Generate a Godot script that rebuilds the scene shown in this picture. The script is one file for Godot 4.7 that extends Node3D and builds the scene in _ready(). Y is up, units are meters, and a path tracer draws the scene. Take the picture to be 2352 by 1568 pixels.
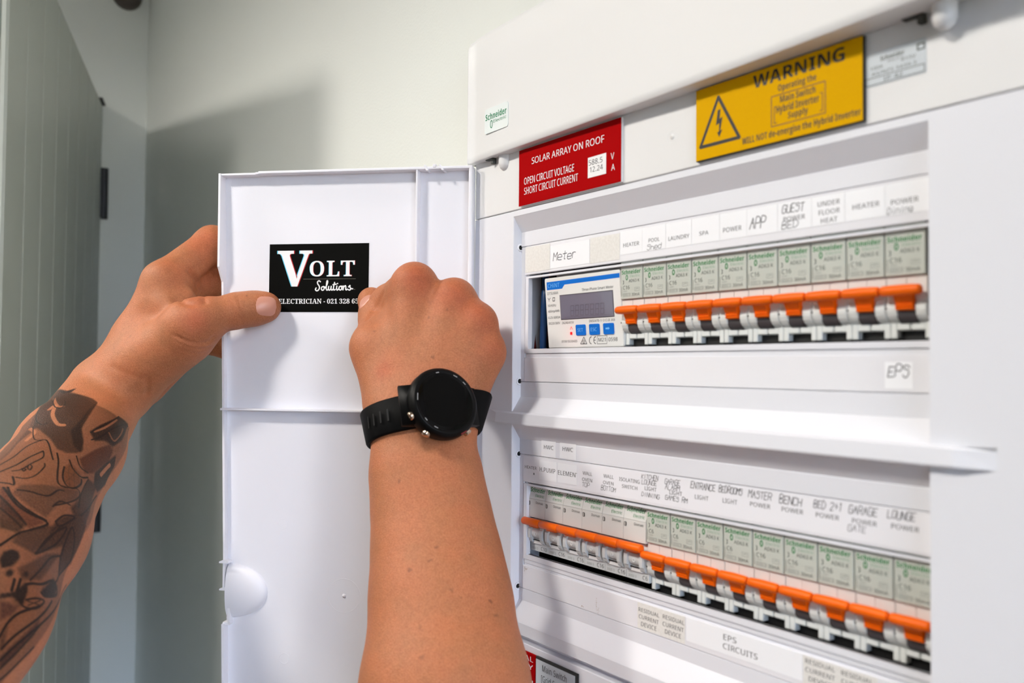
extends Node3D

const MM := 0.001
const FLOOR := 1587.0   # the board's zero line stands this many millimetres above the floor
var O := Vector3.ZERO   # millimetre origin of the thing being built
var M := {}
var used := {}
var texts := {}
var fonts := {}
var textcap := {}
var tilted := false   # the meter's face leans back below

# ---------------------------------------------------------------- nodes
func numbered(called: String) -> String:
	var n: int = used.get(called, 0)
	used[called] = n + 1
	return called if n == 0 else "%s_%03d" % [called, n]

func world(p: Vector3) -> Vector3:
	return (p + Vector3(0, FLOOR, 0)) * MM

func tag(o: Node3D, label: String, category: String, group := "", kind := "") -> void:
	if label != "": o.set_meta("label", label)
	if category != "": o.set_meta("category", category)
	if group != "": o.set_meta("group", group)
	if kind != "": o.set_meta("kind", kind)

func thing(called: String, at: Vector3, label: String, category: String, group := "") -> Node3D:
	var o := Node3D.new()
	o.name = numbered(called)
	add_child(o)
	o.position = world(at)
	O = at
	tag(o, label, category, group)
	return o

func commit(parts: Array) -> ArrayMesh:
	var m := ArrayMesh.new()
	for p in parts:
		var st: SurfaceTool = p[0]
		st.generate_normals()
		st.set_material(p[1])
		st.commit(m)
	return m

func obj(called: String, parts: Array, parent: Node3D) -> MeshInstance3D:
	var o := MeshInstance3D.new()
	o.name = called
	o.mesh = commit(parts)
	parent.add_child(o, true)
	return o

func lone(called: String, at: Vector3, parts: Array, label: String, category: String, group := "", kind := "") -> MeshInstance3D:
	var o := MeshInstance3D.new()
	o.name = numbered(called)
	o.mesh = commit(parts)
	add_child(o)
	o.position = world(at)
	tag(o, label, category, group, kind)
	return o

func struct(called: String, parts: Array) -> MeshInstance3D:
	return lone(called, O, parts, "", "", "", "structure")

func dup(root: Node3D, base: String, shift: Vector3, label: String) -> Node3D:
	var r: Node3D = root.duplicate()
	r.name = numbered(base)
	add_child(r)
	r.position = root.position + shift * MM
	r.set_meta("label", label)
	return r

# ---------------------------------------------------------------- shapes (millimetres)
func S(smooth := false) -> SurfaceTool:
	var st := SurfaceTool.new()
	st.begin(Mesh.PRIMITIVE_TRIANGLES)
	st.set_smooth_group(0 if smooth else -1)
	return st

func tri(st: SurfaceTool, a: Vector3, b: Vector3, c: Vector3, out: Vector3) -> void:
	if tilted:
		a = lean_back(a)
		b = lean_back(b)
		c = lean_back(c)
	if (b - a).cross(c - a).dot(out) > 0.0:
		var t := b
		b = c
		c = t
	st.add_vertex((a - O) * MM)
	st.add_vertex((b - O) * MM)
	st.add_vertex((c - O) * MM)

func lean_back(p: Vector3) -> Vector3:
	var k := 42.0 - p.y
	return Vector3(p.x - 0.1056 * k, p.y, p.z - 0.088 * k)

func quad(st: SurfaceTool, a: Vector3, b: Vector3, c: Vector3, d: Vector3, out: Vector3) -> void:
	tri(st, a, b, c, out)
	tri(st, a, c, d, out)

func box(st: SurfaceTool, x0: float, x1: float, y0: float, y1: float, z0: float, z1: float, bev := 0.0) -> void:
	var c := Vector3(x0 + x1, y0 + y1, z0 + z1) / 2.0
	var h := Vector3(absf(x1 - x0), absf(y1 - y0), absf(z1 - z0)) / 2.0
	var b := minf(bev, 0.49 * minf(h.x, minf(h.y, h.z)) * 2.0)
	var v := func(s: Vector3, k: int) -> Vector3:
		var q := h - Vector3(b, b, b)
		q[k] = h[k]
		return c + s * q
	for k in 3:
		var i := (k + 1) % 3
		var j := (k + 2) % 3
		for g in [-1.0, 1.0]:
			var s := [Vector3.ZERO, Vector3.ZERO, Vector3.ZERO, Vector3.ZERO]
			var sg := [[-1.0, -1.0], [1.0, -1.0], [1.0, 1.0], [-1.0, 1.0]]
			for n in 4:
				s[n][k] = g
				s[n][i] = sg[n][0]
				s[n][j] = sg[n][1]
			var out := Vector3.ZERO
			out[k] = g
			quad(st, v.call(s[0], k), v.call(s[1], k), v.call(s[2], k), v.call(s[3], k), out)
			if b > 0.0:
				for g2 in [-1.0, 1.0]:
					var p := Vector3.ZERO
					var q2 := Vector3.ZERO
					p[k] = g
					p[i] = g2
					q2 = p
					p[j] = -1.0
					q2[j] = 1.0
					var o2 := out
					o2[i] = g2
					quad(st, v.call(p, k), v.call(q2, k), v.call(q2, i), v.call(p, i), o2)
	if b > 0.0:
		for sx in [-1.0, 1.0]:
			for sy in [-1.0, 1.0]:
				for sz in [-1.0, 1.0]:
					var s3 := Vector3(sx, sy, sz)
					tri(st, v.call(s3, 0), v.call(s3, 1), v.call(s3, 2), s3)

# polygon pts extruded; plane "xy" along z, "zy" along x
func at2(plane: String, p: Vector2, d: float) -> Vector3:
	return Vector3(p.x, p.y, d) if plane == "xy" else (Vector3(d, p.y, p.x) if plane == "zy" else Vector3(p.x, d, p.y))

func prism(st: SurfaceTool, plane: String, pts: PackedVector2Array, d0: float, d1: float) -> void:
	var idx := Geometry2D.triangulate_polygon(pts)
	var up := at2(plane, Vector2.ZERO, 1.0)
	for i in range(0, idx.size(), 3):
		tri(st, at2(plane, pts[idx[i]], d1), at2(plane, pts[idx[i + 1]], d1), at2(plane, pts[idx[i + 2]], d1), up)
		tri(st, at2(plane, pts[idx[i]], d0), at2(plane, pts[idx[i + 1]], d0), at2(plane, pts[idx[i + 2]], d0), -up)
	var cw := Geometry2D.is_polygon_clockwise(pts)
	for i in pts.size():
		var a := pts[i]
		var b := pts[(i + 1) % pts.size()]
		var n := Vector2(b.y - a.y, a.x - b.x) * (-1.0 if cw else 1.0)
		quad(st, at2(plane, a, d0), at2(plane, b, d0), at2(plane, b, d1), at2(plane, a, d1), at2(plane, n, 0.0))

func flat(st: SurfaceTool, pts: PackedVector2Array, z: float) -> void:
	var idx := Geometry2D.triangulate_polygon(pts)
	for i in range(0, idx.size(), 3):
		tri(st, at2("xy", pts[idx[i]], z), at2("xy", pts[idx[i + 1]], z), at2("xy", pts[idx[i + 2]], z), Vector3(0, 0, 1))

func rect(x0: float, x1: float, y0: float, y1: float) -> PackedVector2Array:
	return PackedVector2Array([Vector2(x0, y0), Vector2(x1, y0), Vector2(x1, y1), Vector2(x0, y1)])

func rrect(x0: float, x1: float, y0: float, y1: float, r: float, n := 4) -> PackedVector2Array:
	var out := PackedVector2Array()
	var cs := [Vector2(x1 - r, y0 + r), Vector2(x1 - r, y1 - r), Vector2(x0 + r, y1 - r), Vector2(x0 + r, y0 + r)]
	for k in 4:
		for i in n + 1:
			out.append(cs[k] + Vector2.from_angle(-PI / 2 + (k + float(i) / n) * PI / 2) * r)
	return out

func arc(c: Vector2, rx: float, ry: float, a0: float, a1: float, n: int) -> PackedVector2Array:
	var out := PackedVector2Array()
	for i in n + 1:
		var a := deg_to_rad(lerpf(a0, a1, float(i) / n))
		out.append(c + Vector2(cos(a) * rx, sin(a) * ry))
	return out

# a rectangle with a rectangular hole, as a plate from z0 to z1
func plate_with_hole(st: SurfaceTool, a: Array, h: Array, z0: float, z1: float) -> void:
	box(st, a[0], h[0], a[2], a[3], z0, z1)
	box(st, h[1], a[1], a[2], a[3], z0, z1)
	box(st, h[0], h[1], a[2], h[2], z0, z1)
	box(st, h[0], h[1], h[3], a[3], z0, z1)

func ribbon(st: SurfaceTool, pts: PackedVector2Array, w: float, z: float) -> void:
	for i in pts.size() - 1:
		var d := (pts[i + 1] - pts[i])
		if d.length() < 1e-5: continue
		d = d.normalized()
		var n := Vector2(-d.y, d.x) * w / 2.0
		var a := pts[i] - d * w * 0.3
		var b := pts[i + 1] + d * w * 0.3
		flat(st, PackedVector2Array([a - n, b - n, b + n, a + n]), z + i % 7 * 0.0025)

func loop(st: SurfaceTool, pts: PackedVector2Array, w: float, z: float) -> void:
	var p := pts.duplicate()
	p.append(pts[0])
	ribbon(st, p, w, z)

func smooth_path(p: PackedVector2Array, n := 6) -> PackedVector2Array:
	var out := PackedVector2Array()
	for i in p.size() - 1:
		var a := p[maxi(i - 1, 0)]
		var d := p[mini(i + 2, p.size() - 1)]
		for k in n:
			out.append(p[i].cubic_interpolate(p[i + 1], a, d, float(k) / n))
	out.append(p[p.size() - 1])
	return out

func tube(st: SurfaceTool, pts: PackedVector3Array, r0: float, r1: float, n := 8, caps := true) -> void:
	var rings := []
	for i in pts.size():
		var d := (pts[mini(i + 1, pts.size() - 1)] - pts[maxi(i - 1, 0)]).normalized()
		var e := d.cross(Vector3.UP if absf(d.y) < 0.9 else Vector3.RIGHT).normalized()
		var f := d.cross(e)
		var r := lerpf(r0, r1, float(i) / maxi(pts.size() - 1, 1))
		var ring := []
		for k in n:
			ring.append(pts[i] + (e * cos(TAU * k / n) + f * sin(TAU * k / n)) * r)
		rings.append(ring)
	for i in pts.size() - 1:
		for k in n:
			var k2 := (k + 1) % n
			quad(st, rings[i][k], rings[i][k2], rings[i + 1][k2], rings[i + 1][k], (rings[i][k] + rings[i][k2]) / 2.0 - pts[i])
	if caps:
		for k in n:
			tri(st, pts[0], rings[0][k], rings[0][(k + 1) % n], pts[0] - pts[1])
			tri(st, pts[-1], rings[-1][k], rings[-1][(k + 1) % n], pts[-1] - pts[-2])

# profile of (radius, height) turned round axis through c with directions e, f, a
func lathe(st: SurfaceTool, prof: PackedVector2Array, c: Vector3, a: Vector3, n := 24, a0 := 0.0, a1 := TAU) -> void:
	a = a.normalized()
	var e := a.cross(Vector3.UP if absf(a.y) < 0.9 else Vector3.RIGHT).normalized()
	var f := a.cross(e)
	for i in prof.size() - 1:
		var p := prof[i]
		var q := prof[i + 1]
		for k in n:
			var t0 := lerpf(a0, a1, float(k) / n)
			var t1 := lerpf(a0, a1, float(k + 1) / n)
			var d0 := e * cos(t0) + f * sin(t0)
			var d1 := e * cos(t1) + f * sin(t1)
			var nn := (d0 + d1) * (q.y - p.y) / 2.0 - a * (q.x - p.x)
			if p.x > 1e-6: tri(st, c + d0 * p.x + a * p.y, c + d1 * p.x + a * p.y, c + d1 * q.x + a * q.y, nn)
			if q.x > 1e-6: tri(st, c + d0 * p.x + a * p.y, c + d1 * q.x + a * q.y, c + d0 * q.x + a * q.y, nn)

# ---------------------------------------------------------------- lettering
func glyphs(s: String, font: String) -> PackedVector3Array:
	var key := font + s
	if not texts.has(key):
		if not fonts.has(font):
			var f := SystemFont.new()
			f.font_names = PackedStringArray(["Droid Serif" if font.begins_with("serif") else "Droid Sans"])
			f.font_weight = 700 if font.ends_with("bold") else 400
			fonts[font] = f
		var t := TextMesh.new()
		t.font = fonts[font]
		t.text = s
		t.font_size = 40
		t.pixel_size = 0.01
		t.depth = 0.0
		t.curve_step = 3.0
		var a := t.get_mesh_arrays()
		var v: PackedVector3Array = a[Mesh.ARRAY_VERTEX]
		var out := PackedVector3Array()
		if a[Mesh.ARRAY_INDEX] != null and a[Mesh.ARRAY_INDEX].size() > 0:
			for i in a[Mesh.ARRAY_INDEX]: out.append(v[i])
		else:
			out = v
		texts[key] = out
	return texts[key]

# writes s so that it reaches from x0 to x1 with its baseline at y and capitals cap high; dy tilts the line
func write(st: SurfaceTool, s: String, x0: float, x1: float, y: float, cap: float, z: float, font := "sans", lean := 0.0) -> void:
	if not textcap.has(font):
		var lo := 1e9
		var hi := -1e9
		for p in glyphs("H", font):
			lo = minf(lo, p.y)
			hi = maxf(hi, p.y)
		textcap[font] = [lo, hi - lo]
	var g := glyphs(s, font)
	var a := 1e9
	var b := -1e9
	for p in g:
		a = minf(a, p.x)
		b = maxf(b, p.x)
	var sx := (x1 - x0) / maxf(b - a, 1e-6)
	var sy: float = cap / textcap[font][1]
	for i in range(0, g.size() - 2, 3):
		var q := []
		for k in 3:
			q.append(Vector3(x0 + (g[i + k].x - a) * sx, y + (g[i + k].y - textcap[font][0]) * sy, z + lean * (g[i + k].y - textcap[font][0]) * sy))
		tri(st, q[0], q[1], q[2], Vector3(0, 0, 1))

const HAND := {
	"A": "002640 1333", "B": "00063645340333423000 ", "C": "4536160501102041", "D": "00062644422000", "E": "46060040 0333", "F": "460600 0333", "G": "45361605011030414323",
	"H": "0006 4046 0343", "I": "2026", "K": "0006 460340", "L": "060040", "M": "0006234640", "N": "00064046", "O": "160501103041453616", "P": "00063645443303", "R": "00063645443303 2340",
	"S": "45361605143442301001", "T": "0646 2026", "U": "060110304146", "W": "0610233046", "+": "1343 2125", "1": "152620", "2": "05163645440040",
	"e": "024243341403011040", "t": "26212030 0444", "r": "0004 031434", "h": "0006 0314344340", "d": "4640 4334140301103041", "i": "2024 2526", "n": "0004 0314344340", "g": "4334140302113142 44403010",
}
func scrawl(st: SurfaceTool, s: String, x0: float, x1: float, y: float, cap: float, z: float, w := 0.0, slant := 0.16) -> void:
	var rng := RandomNumberGenerator.new()
	rng.seed = hash(s) % 9973
	if w == 0.0: w = clampf(cap * 0.095, 0.24, 0.42)
	var adv := (x1 - x0) / (s.length() - 0.18)
	for i in s.length():
		if not HAND.has(s[i]): continue
		var lift := rng.randf_range(-0.05, 0.05) * cap
		var grow := rng.randf_range(0.92, 1.08)
		for path in HAND[s[i]].strip_edges().split(" "):
			var pts := PackedVector2Array()
			for k in range(0, path.length() - 1, 2):
				var u: float = path[k].to_float() / 4.0 * 0.78 * adv + rng.randf_range(-0.03, 0.03) * adv
				var v: float = path[k + 1].to_float() / 6.0 * cap * grow + rng.randf_range(-0.03, 0.03) * cap
				pts.append(Vector2(x0 + i * adv + u + v * slant, y + lift + v))
			ribbon(st, smooth_path(pts, 4) if "BCDGOPRSUehnrtdg2".contains(s[i]) and pts.size() > 2 else pts, w, z + i * 0.003)

# ---------------------------------------------------------------- materials
func mat(called: String, c: Color, rough := 0.5, spec := 0.5, metal := 0.0) -> StandardMaterial3D:
	var m := StandardMaterial3D.new()
	m.resource_name = called
	m.albedo_color = c
	m.roughness = rough
	m.metallic_specular = spec
	m.metallic = metal
	M[called] = m
	return m

func noise_tex(freq: float, octaves: int, sd: int, normal: bool, strength := 1.0, size := 512) -> NoiseTexture2D:
	var n := FastNoiseLite.new()
	n.noise_type = FastNoiseLite.TYPE_SIMPLEX_SMOOTH
	n.frequency = freq
	n.fractal_octaves = octaves
	n.seed = sd
	var t := NoiseTexture2D.new()
	t.width = size
	t.height = size
	t.seamless = true
	t.noise = n
	t.as_normal_map = normal
	t.bump_strength = strength
	return t

func ramp(t: NoiseTexture2D, a: Color, b: Color) -> NoiseTexture2D:
	var g := Gradient.new()
	g.set_color(0, a)
	g.set_color(1, b)
	t.color_ramp = g
	return t

func grain(m: StandardMaterial3D, tex: NoiseTexture2D, per_metre: float, scale := 1.0) -> void:
	m.uv1_triplanar = true
	m.uv1_scale = Vector3.ONE * per_metre
	m.normal_enabled = true
	m.normal_texture = tex
	m.normal_scale = scale

func materials() -> void:
	mat("plastic", Color(0.885, 0.89, 0.915), 0.42)
	grain(M.plastic, noise_tex(0.08, 2, 3, true, 2.0), 40.0, 0.12)
	mat("hood_plastic", Color(0.885, 0.885, 0.885), 0.45)
	grain(M.hood_plastic, noise_tex(0.08, 2, 4, true, 2.0), 40.0, 0.12)
	mat("door_plastic", Color(0.94, 0.94, 0.965), 0.36)
	mat("clear_strip", Color(0.91, 0.91, 0.93), 0.2)
	mat("paper", Color(0.95, 0.955, 0.97), 0.7)
	mat("aged_paper", Color(0.915, 0.91, 0.895), 0.75)
	M.aged_paper.albedo_texture = ramp(noise_tex(0.03, 4, 9, false), Color(0.95, 0.945, 0.94), Color(1, 1, 1))
	M.aged_paper.uv1_triplanar = true
	M.aged_paper.uv1_scale = Vector3.ONE * 30.0
	mat("strip_paper", Color(0.92, 0.92, 0.94), 0.6)
	mat("ink", Color(0.10, 0.10, 0.12), 0.6)
	mat("pen", Color(0.20, 0.20, 0.23), 0.5)
	mat("grey_ink", Color(0.27, 0.28, 0.27), 0.6)
	mat("pale_ink", Color(0.56, 0.58, 0.56), 0.6)
	mat("pale_green_ink", Color(0.55, 0.68, 0.58), 0.6)
	mat("green_ink", Color(0.03, 0.50, 0.24), 0.6)
	mat("badge_ink", Color(0.13, 0.53, 0.36), 0.4)
	mat("badge", Color(0.88, 0.91, 0.91), 0.12)
	mat("breaker_label", Color(0.745, 0.765, 0.73), 0.55)
	mat("breaker_white", Color(0.88, 0.89, 0.88), 0.38)
	mat("breaker_warm", Color(0.88, 0.86, 0.84), 0.42)
	mat("breaker_grey", Color(0.83, 0.83, 0.815), 0.45)
	mat("breaker_clear", Color(0.83, 0.84, 0.84), 0.22)
	mat("orange", Color(0.95, 0.40, 0.0), 0.4, 0.35)
	mat("drum", Color(0.27, 0.25, 0.26), 0.45)
	mat("black", Color(0.055, 0.055, 0.06), 0.5)
	mat("hole", Color(0.02, 0.02, 0.025), 0.8)
	mat("meter", Color(0.91, 0.91, 0.90), 0.35)
	mat("blue", Color(0.0, 0.43, 0.82), 0.45, 0.3)
	mat("blue_text", Color(0.45, 0.75, 0.98), 0.4)
	mat("screen", Color(0.46, 0.455, 0.52), 0.12)
	mat("screen_rim", Color(0.27, 0.26, 0.30), 0.3)
	mat("segment", Color(0.33, 0.32, 0.37), 0.3)
	mat("red_led", Color(0.85, 0.1, 0.12), 0.4)
	M.red_led.emission_enabled = true
	M.red_led.emission = Color(1.0, 0.1, 0.12)
	M.red_led.emission_energy_multiplier = 0.6
	mat("red_wire", Color(0.40, 0.05, 0.05), 0.4)
	mat("blue_wire", Color(0.02, 0.22, 0.42), 0.4)
	mat("sign_red", Color(0.64, 0.0, 0.01), 0.6, 0.12)
	mat("sign_white", Color(0.93, 0.93, 0.93), 0.4)
	mat("sign_yellow", Color(0.86, 0.65, 0.0), 0.55, 0.12)
	mat("sign_dark", Color(0.07, 0.06, 0.05), 0.5)
	mat("sign_brown", Color(0.42, 0.25, 0.03), 0.5)
	mat("sign_steel", Color(0.78, 0.81, 0.83), 0.35)
	mat("card_black", Color(0.05, 0.05, 0.045), 0.55, 0.15)
	mat("card_white", Color(0.97, 0.97, 0.97), 0.4)
	mat("card_cyan", Color(0.42, 0.82, 0.93), 0.4)
	mat("card_red", Color(0.72, 0.05, 0.07), 0.4)
	mat("card_grey", Color(0.42, 0.40, 0.36), 0.4)
	mat("rubber", Color(0.03, 0.03, 0.033), 0.6, 0.2)
	grain(M.rubber, noise_tex(0.2, 2, 13, true, 2.0), 60.0, 0.2)
	mat("watch_case", Color(0.028, 0.028, 0.03), 0.42, 0.25)
	mat("watch_glass", Color(0.02, 0.02, 0.022), 0.08, 0.25)
	mat("watch_screen", Color(0.03, 0.03, 0.03), 0.3, 0.2)
	mat("steel", Color(0.72, 0.64, 0.57), 0.22, 0.5, 1.0)
	mat("watch_print", Color(0.55, 0.55, 0.55), 0.4)
	mat("watch_red", Color(0.45, 0.06, 0.06), 0.4)
	mat("wall", Color(0.90, 0.91, 0.89), 0.75)
	grain(M.wall, noise_tex(0.05, 3, 21, true, 3.0), 12.0, 0.18)
	mat("wall_side", Color(0.90, 0.91, 0.89), 0.75)
	grain(M.wall_side, noise_tex(0.05, 3, 22, true, 3.0), 12.0, 0.18)
	mat("ceiling", Color(0.82, 0.82, 0.82), 0.9)
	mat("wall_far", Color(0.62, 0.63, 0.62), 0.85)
	mat("leaf", Color(0.70, 0.72, 0.69), 0.4)
	mat("hinge", Color(0.22, 0.22, 0.23), 0.4, 0.5, 0.6)
	mat("floor", Color(0.42, 0.36, 0.31), 0.6)
	mat("trim", Color(0.9, 0.9, 0.9), 0.5)
	mat("sensor", Color(0.30, 0.27, 0.25), 0.5)
	mat("lamp_glow", Color(1, 1, 1), 0.5)
	M.lamp_glow.emission_enabled = true
	M.lamp_glow.emission = Color(1.0, 0.97, 0.92)
	M.lamp_glow.emission_energy_multiplier = 3.0
	mat("glass", Color(0.9, 0.95, 0.95, 0.06), 0.0)
	M.glass.transparency = BaseMaterial3D.TRANSPARENCY_ALPHA
	mat("nail", Color(0.80, 0.56, 0.48), 0.3)
	mat("hair", Color(0.34, 0.22, 0.13), 0.5)
	for n in ["skin", "skin_tattooed"]:
		mat(n, Color(1, 1, 1), 0.5, 0.4)
		M[n].vertex_color_use_as_albedo = true
		grain(M[n], noise_tex(0.10, 4, 31, true, 8.0), 28.0, 0.55)
		M[n].albedo_texture = ramp(noise_tex(0.055, 5, 37, false), Color(0.80, 0.73, 0.68), Color(1, 1, 1))

# ---------------------------------------------------------------- scene
func _ready() -> void:
	camera_and_light()
	materials()
	room()
	lamps()
	switchboard()
	switchboard_door()
	signs()
	paper_labels()
	meter()
	breakers()
	sticker()
	person()

func camera_and_light() -> void:
	var cam := Camera3D.new()
	cam.name = "camera"
	cam.transform = Transform3D(Basis(Vector3(0.573625, 0.008996, -0.819069), Vector3(0.019174, 0.999518, 0.024406), Vector3(0.818894, -0.029705, 0.573176)), world(Vector3(528.37, -13.46, 336.34)))
	cam.near = 0.02
	cam.far = 30.0
	cam.fov = rad_to_deg(2.0 * atan(784.0 / 2050.0))
	var a := CameraAttributesPhysical.new()
	a.frustum_focal_length = 12.0 / (784.0 / 2050.0)
	a.frustum_focus_distance = 0.60
	a.exposure_aperture = 8.5
	a.frustum_near = 0.02
	a.frustum_far = 30.0
	cam.attributes = a
	add_child(cam)
	cam.current = true
	var we := WorldEnvironment.new()
	we.name = "environment"
	var e := Environment.new()
	e.background_mode = Environment.BG_SKY
	var sky := Sky.new()
	var sm := ProceduralSkyMaterial.new()
	sm.sky_top_color = Color(0.55, 0.68, 0.90)
	sm.sky_horizon_color = Color(0.86, 0.90, 0.95)
	sm.ground_bottom_color = Color(0.40, 0.40, 0.38)
	sm.ground_horizon_color = Color(0.75, 0.77, 0.78)
	sm.sky_energy_multiplier = 1.0
	sky.sky_material = sm
	e.sky = sky
	e.background_energy_multiplier = 15.0
	e.tonemap_mode = Environment.TONE_MAPPER_LINEAR
	e.tonemap_exposure = 1.0
	e.sdfgi_enabled = true
	e.ssao_enabled = true
	e.ssil_enabled = true
	we.environment = e
	add_child(we)

const CEIL := 813.0
func room() -> void:
	var f := -FLOOR
	O = Vector3(0, f, 0)
	var st := S()
	box(st, -2500, 2300, f - 60, f, -200, 2800)
	struct("floor", [[st, M.floor]])
	st = S()
	box(st, -2500, 2300, CEIL, CEIL + 80, -200, 2800)
	struct("ceiling", [[st, M.ceiling]])
	st = S()   # the wall that carries the board, with a hole for its box
	box(st, -1063, 16, f, CEIL, -115, -15)
	box(st, 383, 2300, f, CEIL, -115, -15)
	box(st, 16, 383, f, -300, -115, -15)
	box(st, 16, 383, 206, CEIL, -115, -15)
	box(st, 16, 383, -300, 206, -115, -95)
	struct("wall_back", [[st, M.wall]])
	st = S()   # the left wall with the doorway
	box(st, -1163, -1063, f, CEIL, -115, 56)
	box(st, -1163, -1063, f, CEIL, 790, 2700)
	box(st, -1163, -1063, 418, CEIL, 56, 790)
	struct("wall_left", [[st, M.wall_side]])
	st = S()   # the right wall with the window that lights the room
	box(st, 2200, 2300, f, -700, -115, 2700)
	box(st, 2200, 2300, 600, CEIL, -115, 2700)
	box(st, 2200, 2300, -700, 600, -115, 150)
	box(st, 2200, 2300, -700, 600, 1250, 2700)
	struct("wall_right", [[st, M.wall_far]])
	st = S()
	box(st, -1163, 2300, f, CEIL, 2600, 2700)
	struct("wall_front", [[st, M.wall_far]])
	st = S()
	box(st, -2500, -2400, f, CEIL, -115, 1600)
	box(st, -2400, -1163, f, CEIL, -215, -115)
	box(st, -2400, -1163, f, CEIL, 1500, 1600)
	struct("wall_hall", [[st, M.ceiling]])
	st = S()
	box(st, -1063, 2200, f, f + 90, -15, -3, 3)
	struct("baseboard_back", [[st, M.trim]])
	st = S()
	box(st, 2188, 2200, f, f + 90, -3, 2600, 3)
	struct("baseboard_right", [[st, M.trim]])
	O = Vector3(2250, -700, 700)
	st = S()
	for q in [[150, 195, -700, 600], [1205, 1250, -700, 600], [195, 1205, -700, -655], [195, 1205, 555, 600], [680, 720, -655, 555]]:
		box(st, 2230, 2280, q[2], q[3], q[0], q[1])
	var w := struct("window_1", [[st, M.trim]])
	for q in [[195, 680], [720, 1205]]:
		st = S()
		box(st, 2252, 2256, -655, 555, q[0], q[1])
		obj("pane", [[st, M.glass]], w)
	# the open door leaf, of boards with grooves between them
	var hinge := Vector3(-1063, f, 54)
	var d := Node3D.new()
	d.name = "door_1"
	d.set_meta("kind", "structure")
	add_child(d)
	d.transform = Transform3D(Basis(Vector3(0.9588, 0, 0.284), Vector3.UP, Vector3(-0.284, 0, 0.9588)), world(hinge + Vector3(4, 0, 0)))
	O = Vector3.ZERO
	var th := 2000.0
	st = S()
	box(st, 2, 705, 8, th, 7, 36, 1.5)
	obj("core", [[st, M.leaf]], d)
	for k in 8:
		st = S()
		box(st, 2.0 + k * 87.9, 88.6 + k * 87.9, 8.5, th - 0.5, 0, 7.2, 2.2)
		obj("plank", [[st, M.leaf]], d)
	for y in [1302.0, 1815.0, 190.0]:
		st = S()
		box(st, -6, 14, y, y + 80, -3.5, 3.0, 1.0)
		tube(st, PackedVector3Array([Vector3(-2, y - 2, -5), Vector3(-2, y + 82, -5)]), 5.5, 5.5, 10)
		obj("hinge", [[st, M.hinge]], d)
	st = S()
	box(st, 0, 40, th, th + 3, -4, 34, 0.5)
	obj("top_edge", [[st, M.hinge]], d)
	# small fitting high in the corner
	O = Vector3(-1063, 606, 20)
	st = S(true)
	lathe(st, PackedVector2Array([Vector2(0, 22), Vector2(14, 20), Vector2(22, 12), Vector2(24, 4), Vector2(24, 0)]), O, Vector3.RIGHT, 20)
	lone("wall_sensor", O, [[st, M.sensor]], "small dark round fitting high in the wall corner above the door", "sensor")

func ceiling_lamp(x: float, z: float, r: float, energy: float, c: Color, label: String) -> void:
	var t := thing("ceiling_light", Vector3(x, CEIL, z), label, "ceiling light")
	var p := Vector3(x, CEIL, z)
	var st := S(true)
	lathe(st, PackedVector2Array([Vector2(r + 14, 0), Vector2(r + 12, -5), Vector2(r + 2, -8), Vector2(r, -6)]), p, Vector3.UP, 28)
	obj("rim", [[st, M.trim]], t)
	st = S()
	lathe(st, PackedVector2Array([Vector2(0, -6), Vector2(r, -6)]), p, Vector3.UP, 28)
	obj("diffuser", [[st, M.lamp_glow]], t)
	var l := SpotLight3D.new()
	l.name = "lamp"
	l.light_color = c
	l.light_energy = energy
	l.light_size = r * MM
	l.spot_angle = 80.0
	l.spot_angle_attenuation = 0.6
	l.spot_range = 12.0
	l.spot_attenuation = 2.0
	l.shadow_enabled = true
	l.position = Vector3(0, -0.012, 0)
	l.rotation_degrees = Vector3(-90, 0, 0)
	t.add_child(l)

func lamps() -> void:
	ceiling_lamp(-620, 960, 100, 1.8, Color(1.0, 0.975, 0.94), "round white ceiling light near the open door leaf")
	ceiling_lamp(120, 900, 100, 1.7, Color(1.0, 0.975, 0.94), "round white ceiling light in front of the switchboard")
	ceiling_lamp(1800, 320, 100, 2.0, Color(1.0, 0.975, 0.94), "round white ceiling light beside the window")
	ceiling_lamp(-1800, 500, 100, 1.0, Color(1.0, 0.98, 0.95), "round white ceiling light beyond the doorway")

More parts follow.
